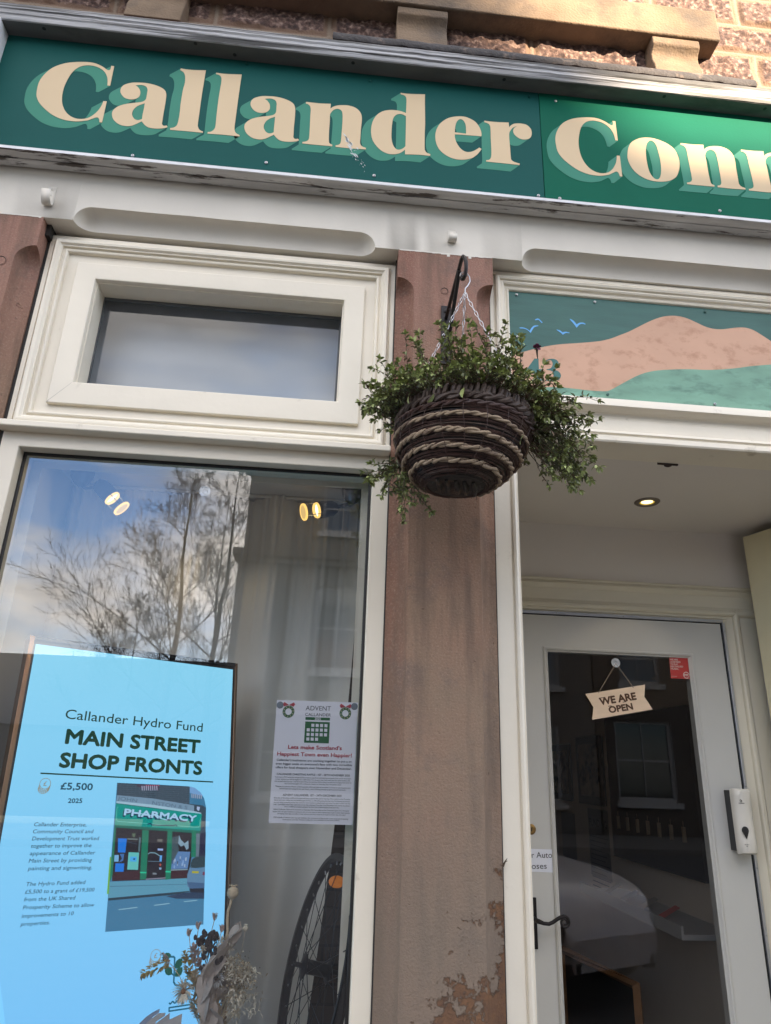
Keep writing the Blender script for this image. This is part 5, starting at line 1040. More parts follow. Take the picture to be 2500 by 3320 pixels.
# recessed downlight in the porch
p = at(2098, 1627, 0); c = CP+(p-CP)*(2.528-CP[2])/(p[2]-CP[2])
dl = thing('downlight', 'round recessed downlight lit in the porch ceiling', 'downlight', tuple(c))
b = MB(); b.lathe([(.026, 2.5265), (.028, 2.5235), (.040, 2.5225), (.0445, 2.526), (.0445, 2.5285)], (c[0], c[1], 0), n=36); b.build('trim', mat('satin_nickel', (.22, .19, .16), .45, .8), dl)
b = MB(); b.lathe([(.0255, 2.5255), (.0215, 2.527), (.0205, 2.5272)], (c[0], c[1], 0), n=32); b.build('inner_ring', emis('amber_ring', (.55, .36, .05), 1.0), dl)
b = MB(); b.lathe([(.0001, 2.5268), (.0205, 2.5272)], (c[0], c[1], 0), n=32); b.build('lamp', emis('lamp_glow', (1, .80, .40), 2.6), dl)
L_ = bpy.data.lights.new('downlight_lamp', 'SPOT'); L_.energy = .35; L_.color = (1, .8, .55); L_.spot_size = math.radians(80); L_.shadow_soft_size = .02
lo = bpy.data.objects.new('downlight_lamp', L_); COL.objects.link(lo); lo.parent = dl; lo.matrix_parent_inverse = Matrix.Translation(-Vector(c)); lo.location = (c[0], c[1], 2.515)
lo.matrix_basis = Matrix.Translation((c[0], c[1], 2.515))

# ================================================================== BICYCLE WHEEL
az, lean, R_ = math.radians(77), math.radians(12.5), .27
w1 = Vector((-math.cos(az), math.sin(az), 0)); side = Vector((math.sin(az), math.cos(az), 0)); w2 = Vector((0, 0, 1))*math.cos(lean)+side*math.sin(lean); wa = w1.cross(w2).normalized(); WC = Vector((.03, .36, 1.105))
if wa.x < 0: wa = -wa
wh = thing('bicycle_wheel', 'black bare bicycle rim with spokes and an orange reflector leaning inside the shop window', 'bicycle wheel', tuple(WC-Vector((0, 0, R_))))
rimm = mat('black_anodised', (.014, .015, .018), .35, .5)
b = MB(); sec = [(-.012, .004), (-.012, -.008), (-.007, -.014), (.007, -.014), (.012, -.008), (.012, .004), (.009, .004), (.009, -.003), (-.009, -.003), (-.009, .004)]
nn_ = 96
for i in range(nn_):
    a = 2*PI*i/nn_; rd = w1*math.cos(a)+w2*math.sin(a)
    b.v += [tuple(WC+rd*(R_+dr)+wa*dx) for dx, dr in sec]
    for j in range(10): b.f.append((i*10+j, i*10+(j+1) % 10, ((i+1) % nn_)*10+(j+1) % 10, ((i+1) % nn_)*10+j)); b.m.append(0)
b.build('rim', rimm, wh)
b = MB(); b.lathe([(.0001, -.062), (.006, -.062), (.006, -.040), (.029, -.036), (.029, -.032), (.017, -.028), (.016, .028), (.029, .032), (.029, .036), (.006, .040), (.006, .062), (.0001, .062)], WC, wa, 22); b.build('hub', rimm, wh)
for k in range(32):
    s = 1 if k % 2 else -1; a = 2*PI*k/32; ah = a+(1 if (k//2) % 2 else -1)*1.05; p0 = WC+(w1*math.cos(ah)+w2*math.sin(ah))*.026+wa*.034*s; p1 = WC+(w1*math.cos(a)+w2*math.sin(a))*(R_-.012)
    b = MB(); b.tube([p0, p1], .0011, 4); d = (p1-p0).normalized(); b.tube([p1-d*.012, p1+d*.002], .0022, 5, mi=1); b.build('spoke', [rimm, metal], wh)
b = MB(); cpt = WC+(w1*math.cos(1.50)+w2*math.sin(1.50))*(R_-.062); cpt = Vector(at(1092, 2859, cpt.y)); b.lathe([(.0001, -.006), (.016, -.006), (.021, -.003), (.021, .003), (.016, .006), (.0001, .006)], (0, 0, 0), (0, 1, 0), 20)
b.v = [(cpt.x+x*1.05, cpt.y+y, cpt.z+z*.72) for x, y, z in b.v]; b.build('reflector', mat('orange_reflector', (.75, .20, .01), .3, bump=.0012, bs=240, emit=(.8, .22, .01), es=.05), wh)  # faint orange glow put into the reflector's material; it is no lamp

# ================================================================== DRIED FLOWERS AND BOOK
fl = thing('dried_flowers', 'bunch of dried flowers, grasses and poppy heads in front of the blue screen', 'dried flowers', tuple(at(700, 3330, .2)))
YF = .17
def F(u, v, dy=0.0): return Vector(at(*r6(u, v), YF+dy))
base = F(900, 2300)
straw = mat('straw', (.64, .50, .33), .8, var=.25, vs=60); pinkd = mat('dusty_pink_petal', (.52, .38, .33), .8, var=.2, vs=40); darkd = mat('dark_seed_head', (.030, .018, .016), .8); paleb = mat('pale_bract', (.74, .66, .52), .8, var=.15, vs=50)
mauve = mat('mauve_dried_leaf', (.50, .42, .36), .8, var=.25, vs=30, bump=.001, bs=60); gold_ = mat('golden_grass', (.45, .31, .09), .8, var=.3, vs=80); whitep = mat('white_petal', (.70, .70, .68), .7); olivd = mat('olive_floret', (.34, .27, .17), .85, var=.4, vs=60)
def stem(u, v, dy=0, bend=0, r=.0009, m_=None):
    a = F(u, v, dy); c = base+Vector((rnd.gauss(0, .012), rnd.gauss(0, .012), 0)); mid = (a+c)/2+Vector((bend, 0, 0)); pts = [(a*(1-t_)**2+mid*2*t_*(1-t_)+c*t_*t_) for t_ in [i/10 for i in range(11)]]
    b = MB(); b.tube(pts, r, 5); b.build('stem', m_ or straw, fl)
def head(name, m_, fn): b = MB(); fn(b); return b.build(name, m_, fl)
def bud(u, v, r=.0065, dy=0):
    c = F(u, v, dy); stem(u, v+20, dy, rnd.gauss(0, .02))
    def f(b):
        for k in range(9): a = 2*PI*k/9; leaf(b, c+Vector((math.cos(a)*r*.3, math.sin(a)*r*.3, -r)), (math.cos(a)*.22, math.sin(a)*.22, 1), r*2.7, r*.42, 0, .5)
    head('bud', pinkd, f)
for u, v in ((680, 735), (805, 640), (1118, 680), (1025, 520)): bud(u, v)
def daisy(u, v, R2, m_, cm, n=26, dy=-.02, face=(-.1, -1, .1)):
    c = F(u, v, dy); fz = Vector(face).normalized(); e1 = fz.orthogonal().normalized(); e2 = fz.cross(e1); stem(u+20, v+10, dy+.01, .01)
    def f(b):
        for lay in range(2):
            for k in range(n): a = 2*PI*(k+.5*lay)/n+rnd.gauss(0, .05); leaf(b, c, e1*math.cos(a)+e2*math.sin(a)+fz*(.15+.3*lay), R2*rnd.uniform(.8, 1.05), R2*.10, 0, .2)
    o = head('flower_head', m_, f); b = MB(); b.ball(c+fz*.002, R2*.22, 7); b.build('flower_centre', cm, o)
daisy(605, 1515, .027, paleb, mat('russet_centre', (.25, .11, .04), .8)); daisy(1050, 1340, .022, whitep, darkd); 
def poppy(u, v, r=.0145, dy=0, m_=straw):
    c = F(u, v, dy); b = MB(); b.lathe([(.0001, -r*1.05), (r*.35, -r*.95), (r*.9, -r*.4), (r, 0), (r*.85, r*.55), (r*.4, r*.85), (r*.35, r)], c, (0, 0, 1), 14)
    for k in range(9): a = 2*PI*k/9; b.tube([c+Vector((0, 0, r)), c+Vector((math.cos(a)*r*.7, math.sin(a)*r*.7, r*1.12))], .0011, 4)
    b.build('poppy_head', m_, fl)
poppy(1270, 185); b = MB(); b.tube([F(1250, 265), F(1240, 330), F(1205, 430), F(1195, 560), F(1200, 700), F(1170, 860), F(1120, 1100), F(1040, 1500), F(960, 1950), base], .0032, 7); b.build('stem', straw, fl)
poppy(905, 1720, .0125, -.01, pinkd); poppy(1440, 665, .007, 0, paleb); stem(1440, 690, 0, .02, .0006)
def spike(u, v, L_, ang, m_, w_=.011, dy=-.01):
    c = F(u, v, dy); d = Vector((math.cos(ang), 0, math.sin(ang))); s = Vector((-d.z, 0, d.x))
    def f(b):
        for k in range(70): t_ = rnd.random(); ph_ = rnd.uniform(0, 6.28); rr = w_*.55*math.sin(PI*min(1, t_*.9+.08)); q = s*math.cos(ph_)+Vector((0, 1, 0))*math.sin(ph_); leaf(b, c+d*L_*(t_-.5)+q*rr*.4, d*.8+q*.9, w_*.8, w_*.18, 0, .3)
    head('grass_spike', m_, f)
spike(235, 1200, .062, PI+.42, gold_, .017); spike(660, 1175, .052, 1.9, gold_, .015); spike(755, 1440, .048, 1.75, straw, .020); spike(765, 1060, .045, 2.0, pinkd, .018, 0); spike(785, 1770, .045, 2.1, straw, .017); spike(370, 1085, .03, 2.4, pinkd, .008)
b = MB(); b.tube([F(330, 1180), F(470, 1200), F(560, 1330), F(700, 1600), F(820, 1900), base], .0007, 5); b.tube([F(400, 1120), F(480, 1195), F(600, 1400), F(720, 1680), F(840, 2000), base], .0007, 5); b.build('stem', straw, fl)
for u, v in ((890, 740), (830, 810), (960, 765), (1015, 740), (1045, 770), (950, 850), (850, 840), (965, 820), (930, 890), (1045, 960), (1110, 965), (885, 1005), (1100, 1090), (860, 1210), (1105, 1200)):
    c = F(u, v, rnd.gauss(0, .01)); b = MB()
    for k in range(5): b.ball(c+Vector((rnd.gauss(0, .003), rnd.gauss(0, .003), rnd.uniform(-.009, .006))), rnd.uniform(.0035, .0060), 5, sc=(1, 1, 1.35))
    b.tube([c, c+Vector((.004, 0, -.018)), F(960, 960)], .0012, 5); b.build('seed_head', darkd, fl)
b = MB(); b.tube([F(870, 890), F(920, 930), F(965, 960), F(980, 1100), base], .002, 6); b.tube([F(1040, 850), F(980, 950), F(985, 1100), base], .002, 6); b.build('dark_stem', darkd, fl)
def bleaf(u, v, L_, w_, ang, dy=-.015):
    b = MB(); c = F(u, v, dy); d = Vector((math.cos(ang), rnd.gauss(0, .2), math.sin(ang)))
    for k in range(3): leaf(b, c-d*L_*.5+Vector((rnd.gauss(0, .004), rnd.gauss(0, .006), rnd.gauss(0, .004))), d+Vector((rnd.gauss(0, .15), rnd.gauss(0, .3), 0)), L_, w_, 0, .35, rnd.uniform(-.2, .2))
    b.build('broad_leaf', mauve, fl)
for u, v, L_, w_, a in ((1310, 730, .060, .015, 1.0), (1000, 1150, .075, .020, 1.2), (930, 1310, .07, .020, 1.9), (960, 1440, .075, .022, 1.3), (1120, 1500, .08, .014, 1.1), (1000, 1640, .075, .018, 1.4), (1180, 1010, .075, .018, 1.2), (1050, 1840, .08, .018, 1.7), (950, 1900, .08, .018, 1.3), (1180, 1480, .06, .013, .7)): bleaf(u, v, L_, w_, a)
b = MB()
for k in range(900):
    a = rnd.random(); u = 1330+rnd.gauss(0, 105); v = 1330+rnd.gauss(0, 130)+abs(u-1330)*.2; leaf(b, F(u, v, rnd.gauss(-.005, .02)), (rnd.gauss(.1, 1), rnd.gauss(0, 1), rnd.gauss(.5, 1)), rnd.uniform(.004, .011), rnd.uniform(.0012, .0028), rnd.choice((0, 0, 1, 2)))
for k in range(420):
    u = rnd.choice((1240, 1450, 1310, 1380, 1560, 1290))+rnd.gauss(0, 38); v = {1240: 1270}.get(1240)+rnd.choice((0, 60, 360, 300, 520))+rnd.gauss(0, 40); leaf(b, F(u, v, rnd.gauss(-.01, .02)), (rnd.gauss(0, 1), -.5, rnd.gauss(0, 1)), rnd.uniform(.008, .016), .0016, 1)
b.build('floret_clump', [olivd, paleb, straw], fl, smooth=False)
b = MB()
for k in range(60):
    u = rnd.uniform(820, 1420); v = rnd.uniform(1000, 1750); a = F(u, v, rnd.gauss(0, .02)); b.tube([a, (a*.5+base*.5)+Vector((rnd.gauss(0, .006), 0, 0)), base+Vector((rnd.gauss(0, .01), rnd.gauss(0, .01), 0))], .0006, 4, cap=False)
b.build('fine_stems', straw, fl)
for u, v, r in ((865, 950, .012), (1215, 830, .013), (1240, 940, .012), (1120, 830, .014), (1300, 1820, .022), (1360, 1590, .018), (1230, 1140, .02), (1480, 1240, .02)):
    c = F(u, v, -.01); b = MB()
    for k in range(34): leaf(b, c, (rnd.gauss(0, 1), rnd.gauss(-.3, 1), rnd.gauss(.3, 1)), r*rnd.uniform(.6, 1.1), r*.12, 0)
    b.build('bract_head', paleb, fl)
b = MB(); b.lathe([(.0001, 0), (.035, 0), (.042, .03), (.04, .10), (.024, .16), (.026, .18)], (base.x, base.y, .72), n=24); b.build('vase', mat('brown_glaze', (.12, .07, .04), .3), fl)
bk_ = thing('open_book', 'open paperback with fanned pale pages standing at the foot of the blue screen', 'book', tuple(at(560, 3330, .13)))
for k, (ps, cc) in enumerate(((((150, 2100), (0, 1960), (90, 1870), (190, 1800), (280, 1755), (275, 1800), (180, 1870), (150, 2000)), (.30, .36, .48)), (((80, 2100), (100, 1950), (260, 1815), (360, 1810), (350, 1850), (230, 1930), (190, 2100)), (.50, .48, .47)), (((220, 2100), (230, 1950), (420, 1808), (415, 1860), (400, 2100)), (.46, .45, .45)), (((300, 2100), (330, 1940), (585, 1820), (570, 1960), (560, 2100)), (.52, .50, .49)))):
    b = MB(); Pl = facade(.11+.006*(3-k)); flat(b, Pl, [px(Pl, [r6(*p) for p in ps])], 0); flat(b, Pl, [px(Pl, [r6(*p) for p in ps])], -.002)
    b.build('cover' if k == 0 else 'page', mat('book_sheet_%d' % k, cc, .7), bk_, smooth=False)

# ================================================================== THINGS ON THE DOOR
dsp = thing('soap_dispenser', 'white wall soap dispenser with a dark drop-shaped window on the right stile of the door', 'dispenser', (1.46, .765, 1.37))
b = MB(); n = 16
prf = [(1.366, .030, .032), (1.372, .046, .0335), (1.39, .052, .034), (1.42, .050, .034), (1.47, .047, .034), (1.52, .050, .034), (1.55, .056, .034), (1.565, .058, .033), (1.572, .050, .030)]
for z, dpt, hw in prf:
    for i in range(n+1):
        t_ = i/n; a = PI*t_; x = 1.462-hw*math.cos(a)
        y = .722-(dpt-.02)*abs(math.sin(a))**.75; b.v.append((x+(z-1.47)*-.0, y, z))
for i in range(len(prf)-1):
    for j in range(n): a = i*(n+1)+j; b.f.append((a, a+1, a+n+2, a+n+1)); b.m.append(0)
b.f += [tuple(range(n, -1, -1)), tuple((len(prf)-1)*(n+1)+j for j in range(n+1))]; b.m += [0, 0]
b.build('front_cover', mat('gloss_white', (.70, .675, .61), .25), dsp, sharp=50)
b = MB(); b.box(1.4315, 1.4925, .7225, .7645, 1.374, 1.566); b.build('back_case', mat('charcoal_plastic', (.03, .031, .034), .5), dsp, bevel=.002)
DPL = facade(.6905); c0 = DPL.loc(*n8(1555, 390)); b = MB()
pts = [(c0[0]+.0125*math.cos(a), c0[1]+.0125*math.sin(a)+.0) for a in [math.radians(-25+230*i/20) for i in range(21)]]+[(c0[0]+.0015, c0[1]-.0275)]
flat(b, DPL, [pts], .0); ring(b, DPL, c0, .0075, .0075, .0006, 16, 1); b.build('drop_window', [black, mat('smoked_plastic', (.03, .03, .035), .15)], dsp, smooth=False)
c1 = DPL.loc(*n8(1537, 261)); b = MB(); ring(b, DPL, c1, .0048, .0013, 0, 16, 0, .6, 5.6); ring(b, DPL, (c1[0]+.001, c1[1]), .0022, .0018, 0, 10); line(b, DPL, [(c1[0]-.010, c1[1]-.008), (c1[0]+.010, c1[1]-.008)], .0016, 0)
c2 = DPL.loc(*n8(1562, 452)); text_on(b, DPL, 'PUSH', (c2[0]-.0075, c2[1]-.001), (c2[0]+.0075, c2[1]-.001), .0026, 0, 0, .02); line(b, DPL, [(c2[0]-.003, c2[1]-.004), (c2[0], c2[1]-.006), (c2[0]+.003, c2[1]-.004)], .0008, 0)
b.build('marks', black, dsp, smooth=False)

os_ = thing('open_sign', 'tilted buff wooden sign reading WE ARE OPEN hung on a string on the door glass', 'sign', tuple(at(1900, 2290, .758)))
OP = facade(.758)
b = MB(); pts = px(OP, [n12(*p) for p in ((895, 833), (1143, 794), (1140, 845), (1174, 897), (923, 940), (928, 888))]); flat(b, OP, [pts], 0); flat(b, OP, [pts], -.004)
for i in range(len(pts)): a, c = pts[i], pts[(i+1) % len(pts)]; b.quad(OP.pt(*a, 0), OP.pt(*c, 0), OP.pt(*c, -.004), OP.pt(*a, -.004))
b.build('board', mat('birch_ply', (.86, .66, .47), .6, var=.06, vs=12, stretch=(1, 1, 6)), os_, smooth=False)
b = MB(); text_px(b, OP, 'WE ARE', n12(956, 879), n12(1108, 855), 25, .0006, 0, .03); text_px(b, OP, 'OPEN', n12(994, 912), n12(1094, 896), 22, .0006, 0, .03)
for s, a, c in (('W', (955, 0), 0),): pass
for (u, v, w_) in ((955, 850, 16), (1000, 845, 16), (1050, 867, 14), (1085, 830, 16), (990, 884, 12), (1060, 902, 14)):
    line(b, OP, px(OP, [n12(u, v), n12(u+w_, v-2)]), .0022, .0007)
b.build('lettering', mat('burnt_brown', (.10, .045, .02), .7), os_, smooth=False)
cp_ = Vector(at(*n12(1021, 703), .757)); b = MB()
for q in ((949, 829), (1094, 807)): pq_ = Vector(at(*n12(*q), .757)); b.tube([cp_+Vector((0, 0, -.003)), pq_], .0011, 5)
b.build('string', mat('brown_string', (.35, .27, .2), .9), os_)
sucker('suction_hook', 'clear suction cup holding the string of the WE ARE OPEN sign', *n12(1021, 703), .760, .017)
st_ = thing('licence_sticker', 'red sticker in the top right corner of the door glass', 'sticker', (1.32, .7745, 1.945)); RP = facade(.7712)
b = MB(); flat(b, RP, [px(RP, [n12(*p) for p in ((1242, 681), (1325, 683), (1334, 771), (1250, 768))])], 0); b.build('sheet', mat('sticker_red', (.50, .045, .04), .5), st_, smooth=False)
b = MB()
for k, s in enumerate(('WE ARE', 'LICENSED', 'TO PLAY', 'RECORDED', 'MUSIC.')): x0 = 1246+k*.9; wd = {0: 33, 1: 43, 2: 32, 3: 52, 4: 34}[k]; text_px(b, RP, s, n12(x0, 693+k*9.6), n12(x0+wd, 694+k*9.6), 5.6, .0006, 0, .02)
c = RP.loc(*n12(1314, 755)); ring(b, RP, c, .0125, .0030, .0006, 20, 0, 0, 5.4); text_on(b, RP, 'PPL', (c[0]-.009, c[1]-.004), (c[0]+.010, c[1]-.004), .009, .0008, 0, .03); line(b, RP, px(RP, [n12(1253, 759), n12(1275, 760)]), .0012, .0006)
b.build('lettering', mat('sticker_white', (.72, .55, .5), .5), st_, smooth=False)
nt5 = thing('door_notice', 'white paper notice reading Door Auto Closes on the door stile above the handle', 'notice', (.75, .764, 1.29)); NP = facade(.7645)
b = MB(); P = [(.668, 1.362), NP.loc(*n8(723, 472)), NP.loc(*n8(728, 572)), (.670, 1.294)]; flat(b, NP, [P], 0); b.build('sheet', mat('notice_white', (.72, .74, .80), .5), nt5, smooth=False)
b = MB(); text_px(b, NP, 'r Auto', n8(632, 508), n8(720, 508), 20, .0006, 0, .0); text_px(b, NP, 'oses', n8(632, 556), n8(697, 555), 20, .0006, 0, .0)
text_on(b, NP, 'Doo', (.676, 1.3395), (.7245, 1.3395), .0138, .0006); text_on(b, NP, 'Cl', (.700, 1.3055), (.7235, 1.3055), .0138, .0006); b.build('lettering', black, nt5, smooth=False)
# twig snagged beside the pilaster
b = MB(); p = Vector(at(*n8(508, 545), .045)); b.tube([p, p+Vector((.004, -.004, .010)), p+Vector((.009, -.006, .018))], [.0028, .002, .0006], 5); b.tube([p+Vector((.004, -.004, .010)), p+Vector((.010, -.002, .012))], .0008, 4)
tag(b.build('dead_twig', stemm), 'tiny dead twig caught between the pilaster and the white door post', 'twig')

# ================================================================== ACROSS THE STREET (seen in the panes, and shading the front)
YB = -18.0
harl = mat('grey_harling', (.10, .095, .09), .9, var=.1, vs=1.5, bump=.006, bs=40); wfr = mat('white_sash_paint', (.30, .30, .30), .5); dglass = mat('dark_pane', (.02, .025, .03), .05, spec=.8)
def street_house(x0, x1, eave, ridge, wins, lab, wallm, chim):
    t = thing('town_house', lab, 'building', ((x0+x1)/2, YB-4, 0), 'buildings across the street')
    # front wall with real openings: tiles between window columns
    W_ = sorted(wins); b = MB()
    if x0 < 0: b.box(x0-.28, x1+.1, YB-.5, YB+.25, 7.3, 7.5); b.box(x0-.16, x1+.1, YB-.4, YB+.16, 7.12, 7.3); b.box(x0-.12, x0+.4, YB-.4, YB+.03, 0, 7.12); b.box(x0-.22, x1, YB-.4, YB+.2, eave-.35, eave-.05)
    b2 = b; b = MB(); b.v, b.f, b.m = b2.v, b2.f, b2.m; xs_ = sorted({x0, x1}|{v for w_ in W_ for v in (w_[0], w_[1])}); zs_ = sorted({0, eave}|{v for w_ in W_ for v in (w_[2], w_[3])})
    for i in range(len(xs_)-1):
        for j in range(len(zs_)-1):
            cx_, cz_ = (xs_[i]+xs_[i+1])/2, (zs_[j]+zs_[j+1])/2
            if not any(a < cx_ < c and e < cz_ < f for a, c, e, f in W_): b.quad((xs_[i], YB, zs_[j]), (xs_[i+1], YB, zs_[j]), (xs_[i+1], YB, zs_[j+1]), (xs_[i], YB, zs_[j+1]))
    b.box(x0, x0+.3, YB-8, YB-.002, 0, eave); b.box(x1-.3, x1, YB-8, YB-.002, 0, eave); b.box(x0, x1, YB-8.2, YB-8, 0, eave); b.box(x0+.3, x1-.3, YB-3.2, YB-3, 0, eave)
    b.build('wall', wallm, t, smooth=False)
    b = MB(); ym = YB-4; b.add([(x0-.2, YB+.35, eave), (x1+.2, YB+.35, eave), (x1+.2, YB-8.4, eave), (x0-.2, YB-8.4, eave), (x0-.2, ym, ridge), (x1+.2, ym, ridge)], [(0, 1, 5, 4), (2, 3, 4, 5), (0, 4, 3), (1, 2, 5), (0, 3, 2, 1)]); rf = b.build('roof', slate, t, smooth=False)
    for cx_ in chim: b = MB(); b.box(cx_-.5, cx_+.5, ym-.4, ym+.4, ridge-1, ridge+1.2); b.build('chimney', wallm, rf, smooth=False)
    for a, c, e, f in W_:
        b = MB(); y = YB-.12
        b.loops([(a, c, e, f, YB), (a, c, e, f, y), (a+.09, c-.09, e+.12, f-.09, y), (a+.09, c-.09, e+.12, f-.09, y-.05)])
        b.box(a+.08, c-.08, y-.04, y-.01, (e+f)/2-.03, (e+f)/2+.03)
        if c-a < 2: b.box((a+c)/2-.015, (a+c)/2+.015, y-.04, y-.015, e+.1, f-.08)
        b.box(a-.1, c+.1, YB-.02, YB+.12, e-.16, e)
        o = b.build('window', wfr, t, smooth=False); b = MB(); b.quad((a+.08, y-.045, e+.1), (c-.08, y-.045, e+.1), (c-.08, y-.045, f-.08), (a+.08, y-.045, f-.08)); b.build('pane', dglass, o, smooth=False)
    return t
darkst = mat('dimmed_grey_brown_stone', (.075, .062, .052), .9, var=.3, vs=3, bump=.006, bs=12)  # stone colour darkened so its reflection in the door glass stays dim
street_house(-2.55, 8.3, 10.4, 14.2, [(-.35, 1.0, 4.1, 6.55), (-.3, .95, 8.2, 9.8), (3.2, 4.5, 4.1, 6.4), (3.2, 4.5, 8.2, 9.8), (6.0, 7.3, 4.1, 6.4), (6.0, 7.3, 8.2, 9.8), (-1.6, 1.6, .8, 3.0), (4.2, 7.2, .8, 3.0)], 'grey harled three storey town house with white sash windows across the street', harl, (3.0, 7.6))
street_house(8.35, 15.40, 9.15, 14.2, [(9.2, 10.5, 4.3, 5.9), (8.9, 10.7, .9, 3.2), (12.2, 13.4, 4.1, 6.0), (12.2, 13.4, 6.9, 8.5), (9.3, 10.4, 6.9, 8.5), (12.0, 14.4, .8, 3.0)], 'dark sandstone town house with a low roof across the street', darkst, (9.2,))
street_house(15.44, 30, 9.4, 13.38, [(17.5, 18.8, 4, 6), (21, 22.3, 4, 6), (25, 26.3, 4, 6)], 'long low town house at the end of the terrace across the street', harl, (29,))
tl = thing('outbuilding', 'low slated outbuilding behind the bare trees across the street', 'building', (-9, YB-1, 0), 'buildings across the street')
b = MB(); b.box(-16, -2.6, YB-7, YB-3.6, -.1, 2.5); b.build('wall', harl, tl, smooth=False)
b = MB(); b.add([(-16.2, YB-3.3, 2.5), (-2.5, YB-3.3, 2.5), (-2.5, YB-7.3, 2.5), (-16.2, YB-7.3, 2.5), (-16.2, YB-5.3, 4.9), (-2.5, YB-5.3, 4.9)], [(0, 1, 5, 4), (2, 3, 4, 5), (0, 4, 3), (1, 2, 5), (0, 3, 2, 1)]); b.build('roof', slate, tl, smooth=False)
b = MB(); n = 120
for i in range(n+1): a = -2.6+5.2*i/n; r_ = 420; h_ = 34+16*mn.noise(Vector((i*.09, 2, 0)))+5*mn.noise(Vector((i*.5, 2, 0))); b.v += [(r_*math.sin(a), -r_*math.cos(a), -5), (r_*.97*math.sin(a), -r_*.97*math.cos(a), h_*.7), (1.1*r_*math.sin(a), -1.1*r_*math.cos(a), h_)]
for i in range(n):
    for j in range(2): b.f.append((i*3+j, i*3+j+1, i*3+j+4, i*3+j+3)); b.m.append(0)
tag(b.build('hills', mat('wooded_hill', (.035, .045, .03), .95, var=.3, vs=.05)), kind='structure')
# quoins and cornice on the gable corner that show against the sky
bark = mat('grey_bark', (.05, .042, .036), .9, var=.3, vs=8)
def tree(x, y, H, lab, seed, spread=.55, n0=14, loc=None, mul=1.0):
    R = random.Random(seed); t = thing('bare_tree', lab, 'tree', (x, y, -.1), 'bare trees across the street'); T = MB(); K = MB()
    def limb(p, d, r, L_, lev, up):
        k = (0, 9, 6, 4, 3)[lev]; pts = [p.copy()]; q = p.copy(); dd = d.copy(); ds = []
        for i in range(k):
            dd = (dd+Vector((R.gauss(0, .10), R.gauss(0, .10), up+R.gauss(0, .05)))).normalized(); q = q+dd*L_/k; pts.append(q.copy()); ds.append(dd.copy())
        K.tube(pts, [max(.0034, r*(1-.85*i/k)) for i in range(k+1)], 4 if lev < 3 else 3, cap=False)
        if lev == 4: return
        nb = (0, 12, 6, 4)[lev]
        for j in range(nb):
            f = (.18 if lev == 1 else .25)+.78*(j+R.random()*.8)/nb; f = min(f, .98); i = min(int(f*k), k-1); pp = pts[i].lerp(pts[i+1], f*k-i); dv = ds[i]; e1 = dv.orthogonal().normalized(); e2 = dv.cross(e1); a = R.uniform(0, 2*PI); sp_ = R.uniform(.5, .9)
            limb(pp, (dv+(e1*math.cos(a)+e2*math.sin(a))*sp_+Vector((0, 0, .15))).normalized(), r*(.40-.1*f), L_*R.uniform(.34, .56)*(1.25-.6*f), lev+1, .025)
    k = 14; pts = []; q = Vector((x, y, -.1))
    for i in range(k+1): pts.append(q.copy()); q = q+Vector((R.gauss(0, .05), R.gauss(0, .05), H/k))
    rr = [max(.012, .135*mul*(1-.93*i/k)) for i in range(k+1)]; T.tube(pts, rr, 8, cap=False)
    for j in range(n0):
        f = .22+.76*(j+.5)/n0; i = min(int(f*k), k-1); pp = pts[i].lerp(pts[i+1], f*k-i); a = 2.4*j+R.gauss(0, .3); el = .42+.5*f
        limb(pp, Vector((math.cos(a)*math.cos(el), math.sin(a)*math.cos(el), math.sin(el))), rr[i]*.30, H*spread*(1.08-f)*R.uniform(.42, .62)+.45, 1, .045)
    T.build('trunk', bark, t); K.build('crown', bark, t)
tree(-4.45, -19.0, 10.4, 'tall bare tree with an upright crown, left of the pair across the street', 3, .85, 17)
tree(-3.3, -19.8, 11.0, 'tall bare tree standing against the gable across the street', 11, .75, 17)
tree(-3.75, -21.5, 10.4, 'slimmer bare tree behind the pair across the street', 23, .5, 12, mul=.7)
tree(-6.4, -22, 6.6, 'short bushy bare tree low to the left across the street', 5, .8, 12, mul=.5)
tree(-7.6, -24, 6.2, 'small bare tree at the far left across the street', 8, .8, 12, mul=.5)
# parked car behind the photographer, mirrored in the door glass
car = thing('parked_car', 'white parked car mirrored in the dark glass of the shop door', 'car', (2.2, -4.7, -.13))
carw = mat('white_car_paint', (.74, .74, .74), .25, coat=.6); carb = mat('car_black_trim', (.015, .015, .016), .4); carg = mat('car_window', (.02, .024, .028), .05, spec=.9)
st_x = [-1.62, -1.55, -1.35, -1.0, -.6, -.2, .3, .8, 1.15, 1.5, 1.9, 2.25, 2.5, 2.62, 2.68]
st_x = [x if x > 1 else 1-(1-x)*.62 for x in st_x]
belt = [.62, .80, .92, .95, .95, .95, .945, .94, .93, .92, .885, .83, .74, .62, .50]; topz = [.62, .84, 1.12, 1.30, 1.37, 1.38, 1.33, 1.12, .97, .945, .915, .86, .765, .64, .50]; hw = [.55, .74, .80, .83, .84, .84, .84, .84, .84, .83, .81, .77, .69, .60, .50]; low = [.30, .20, .16, .14, .14, .14, .14, .14, .14, .14, .14, .15, .18, .22, .28]
b = MB(); sec_n = 13
for x, be, tz, h_, lo_ in zip(st_x, belt, topz, hw, low):
    pts = [(-h_*.90, lo_), (-h_*.99, lo_+.15), (-h_, (lo_+be)/2), (-h_*.985, be-.04), (-h_*.93, be), (-h_*(.93 if tz-be < .06 else .76), max(be+.004, tz-.05)), (-h_*.45, tz), (0, tz+.012)]
    pts = pts+[(-a, c) for a, c in pts[-2::-1]]; b.v += [(x, -3.9+a, c-.13+.0) for a, c in pts]
q = len(pts)
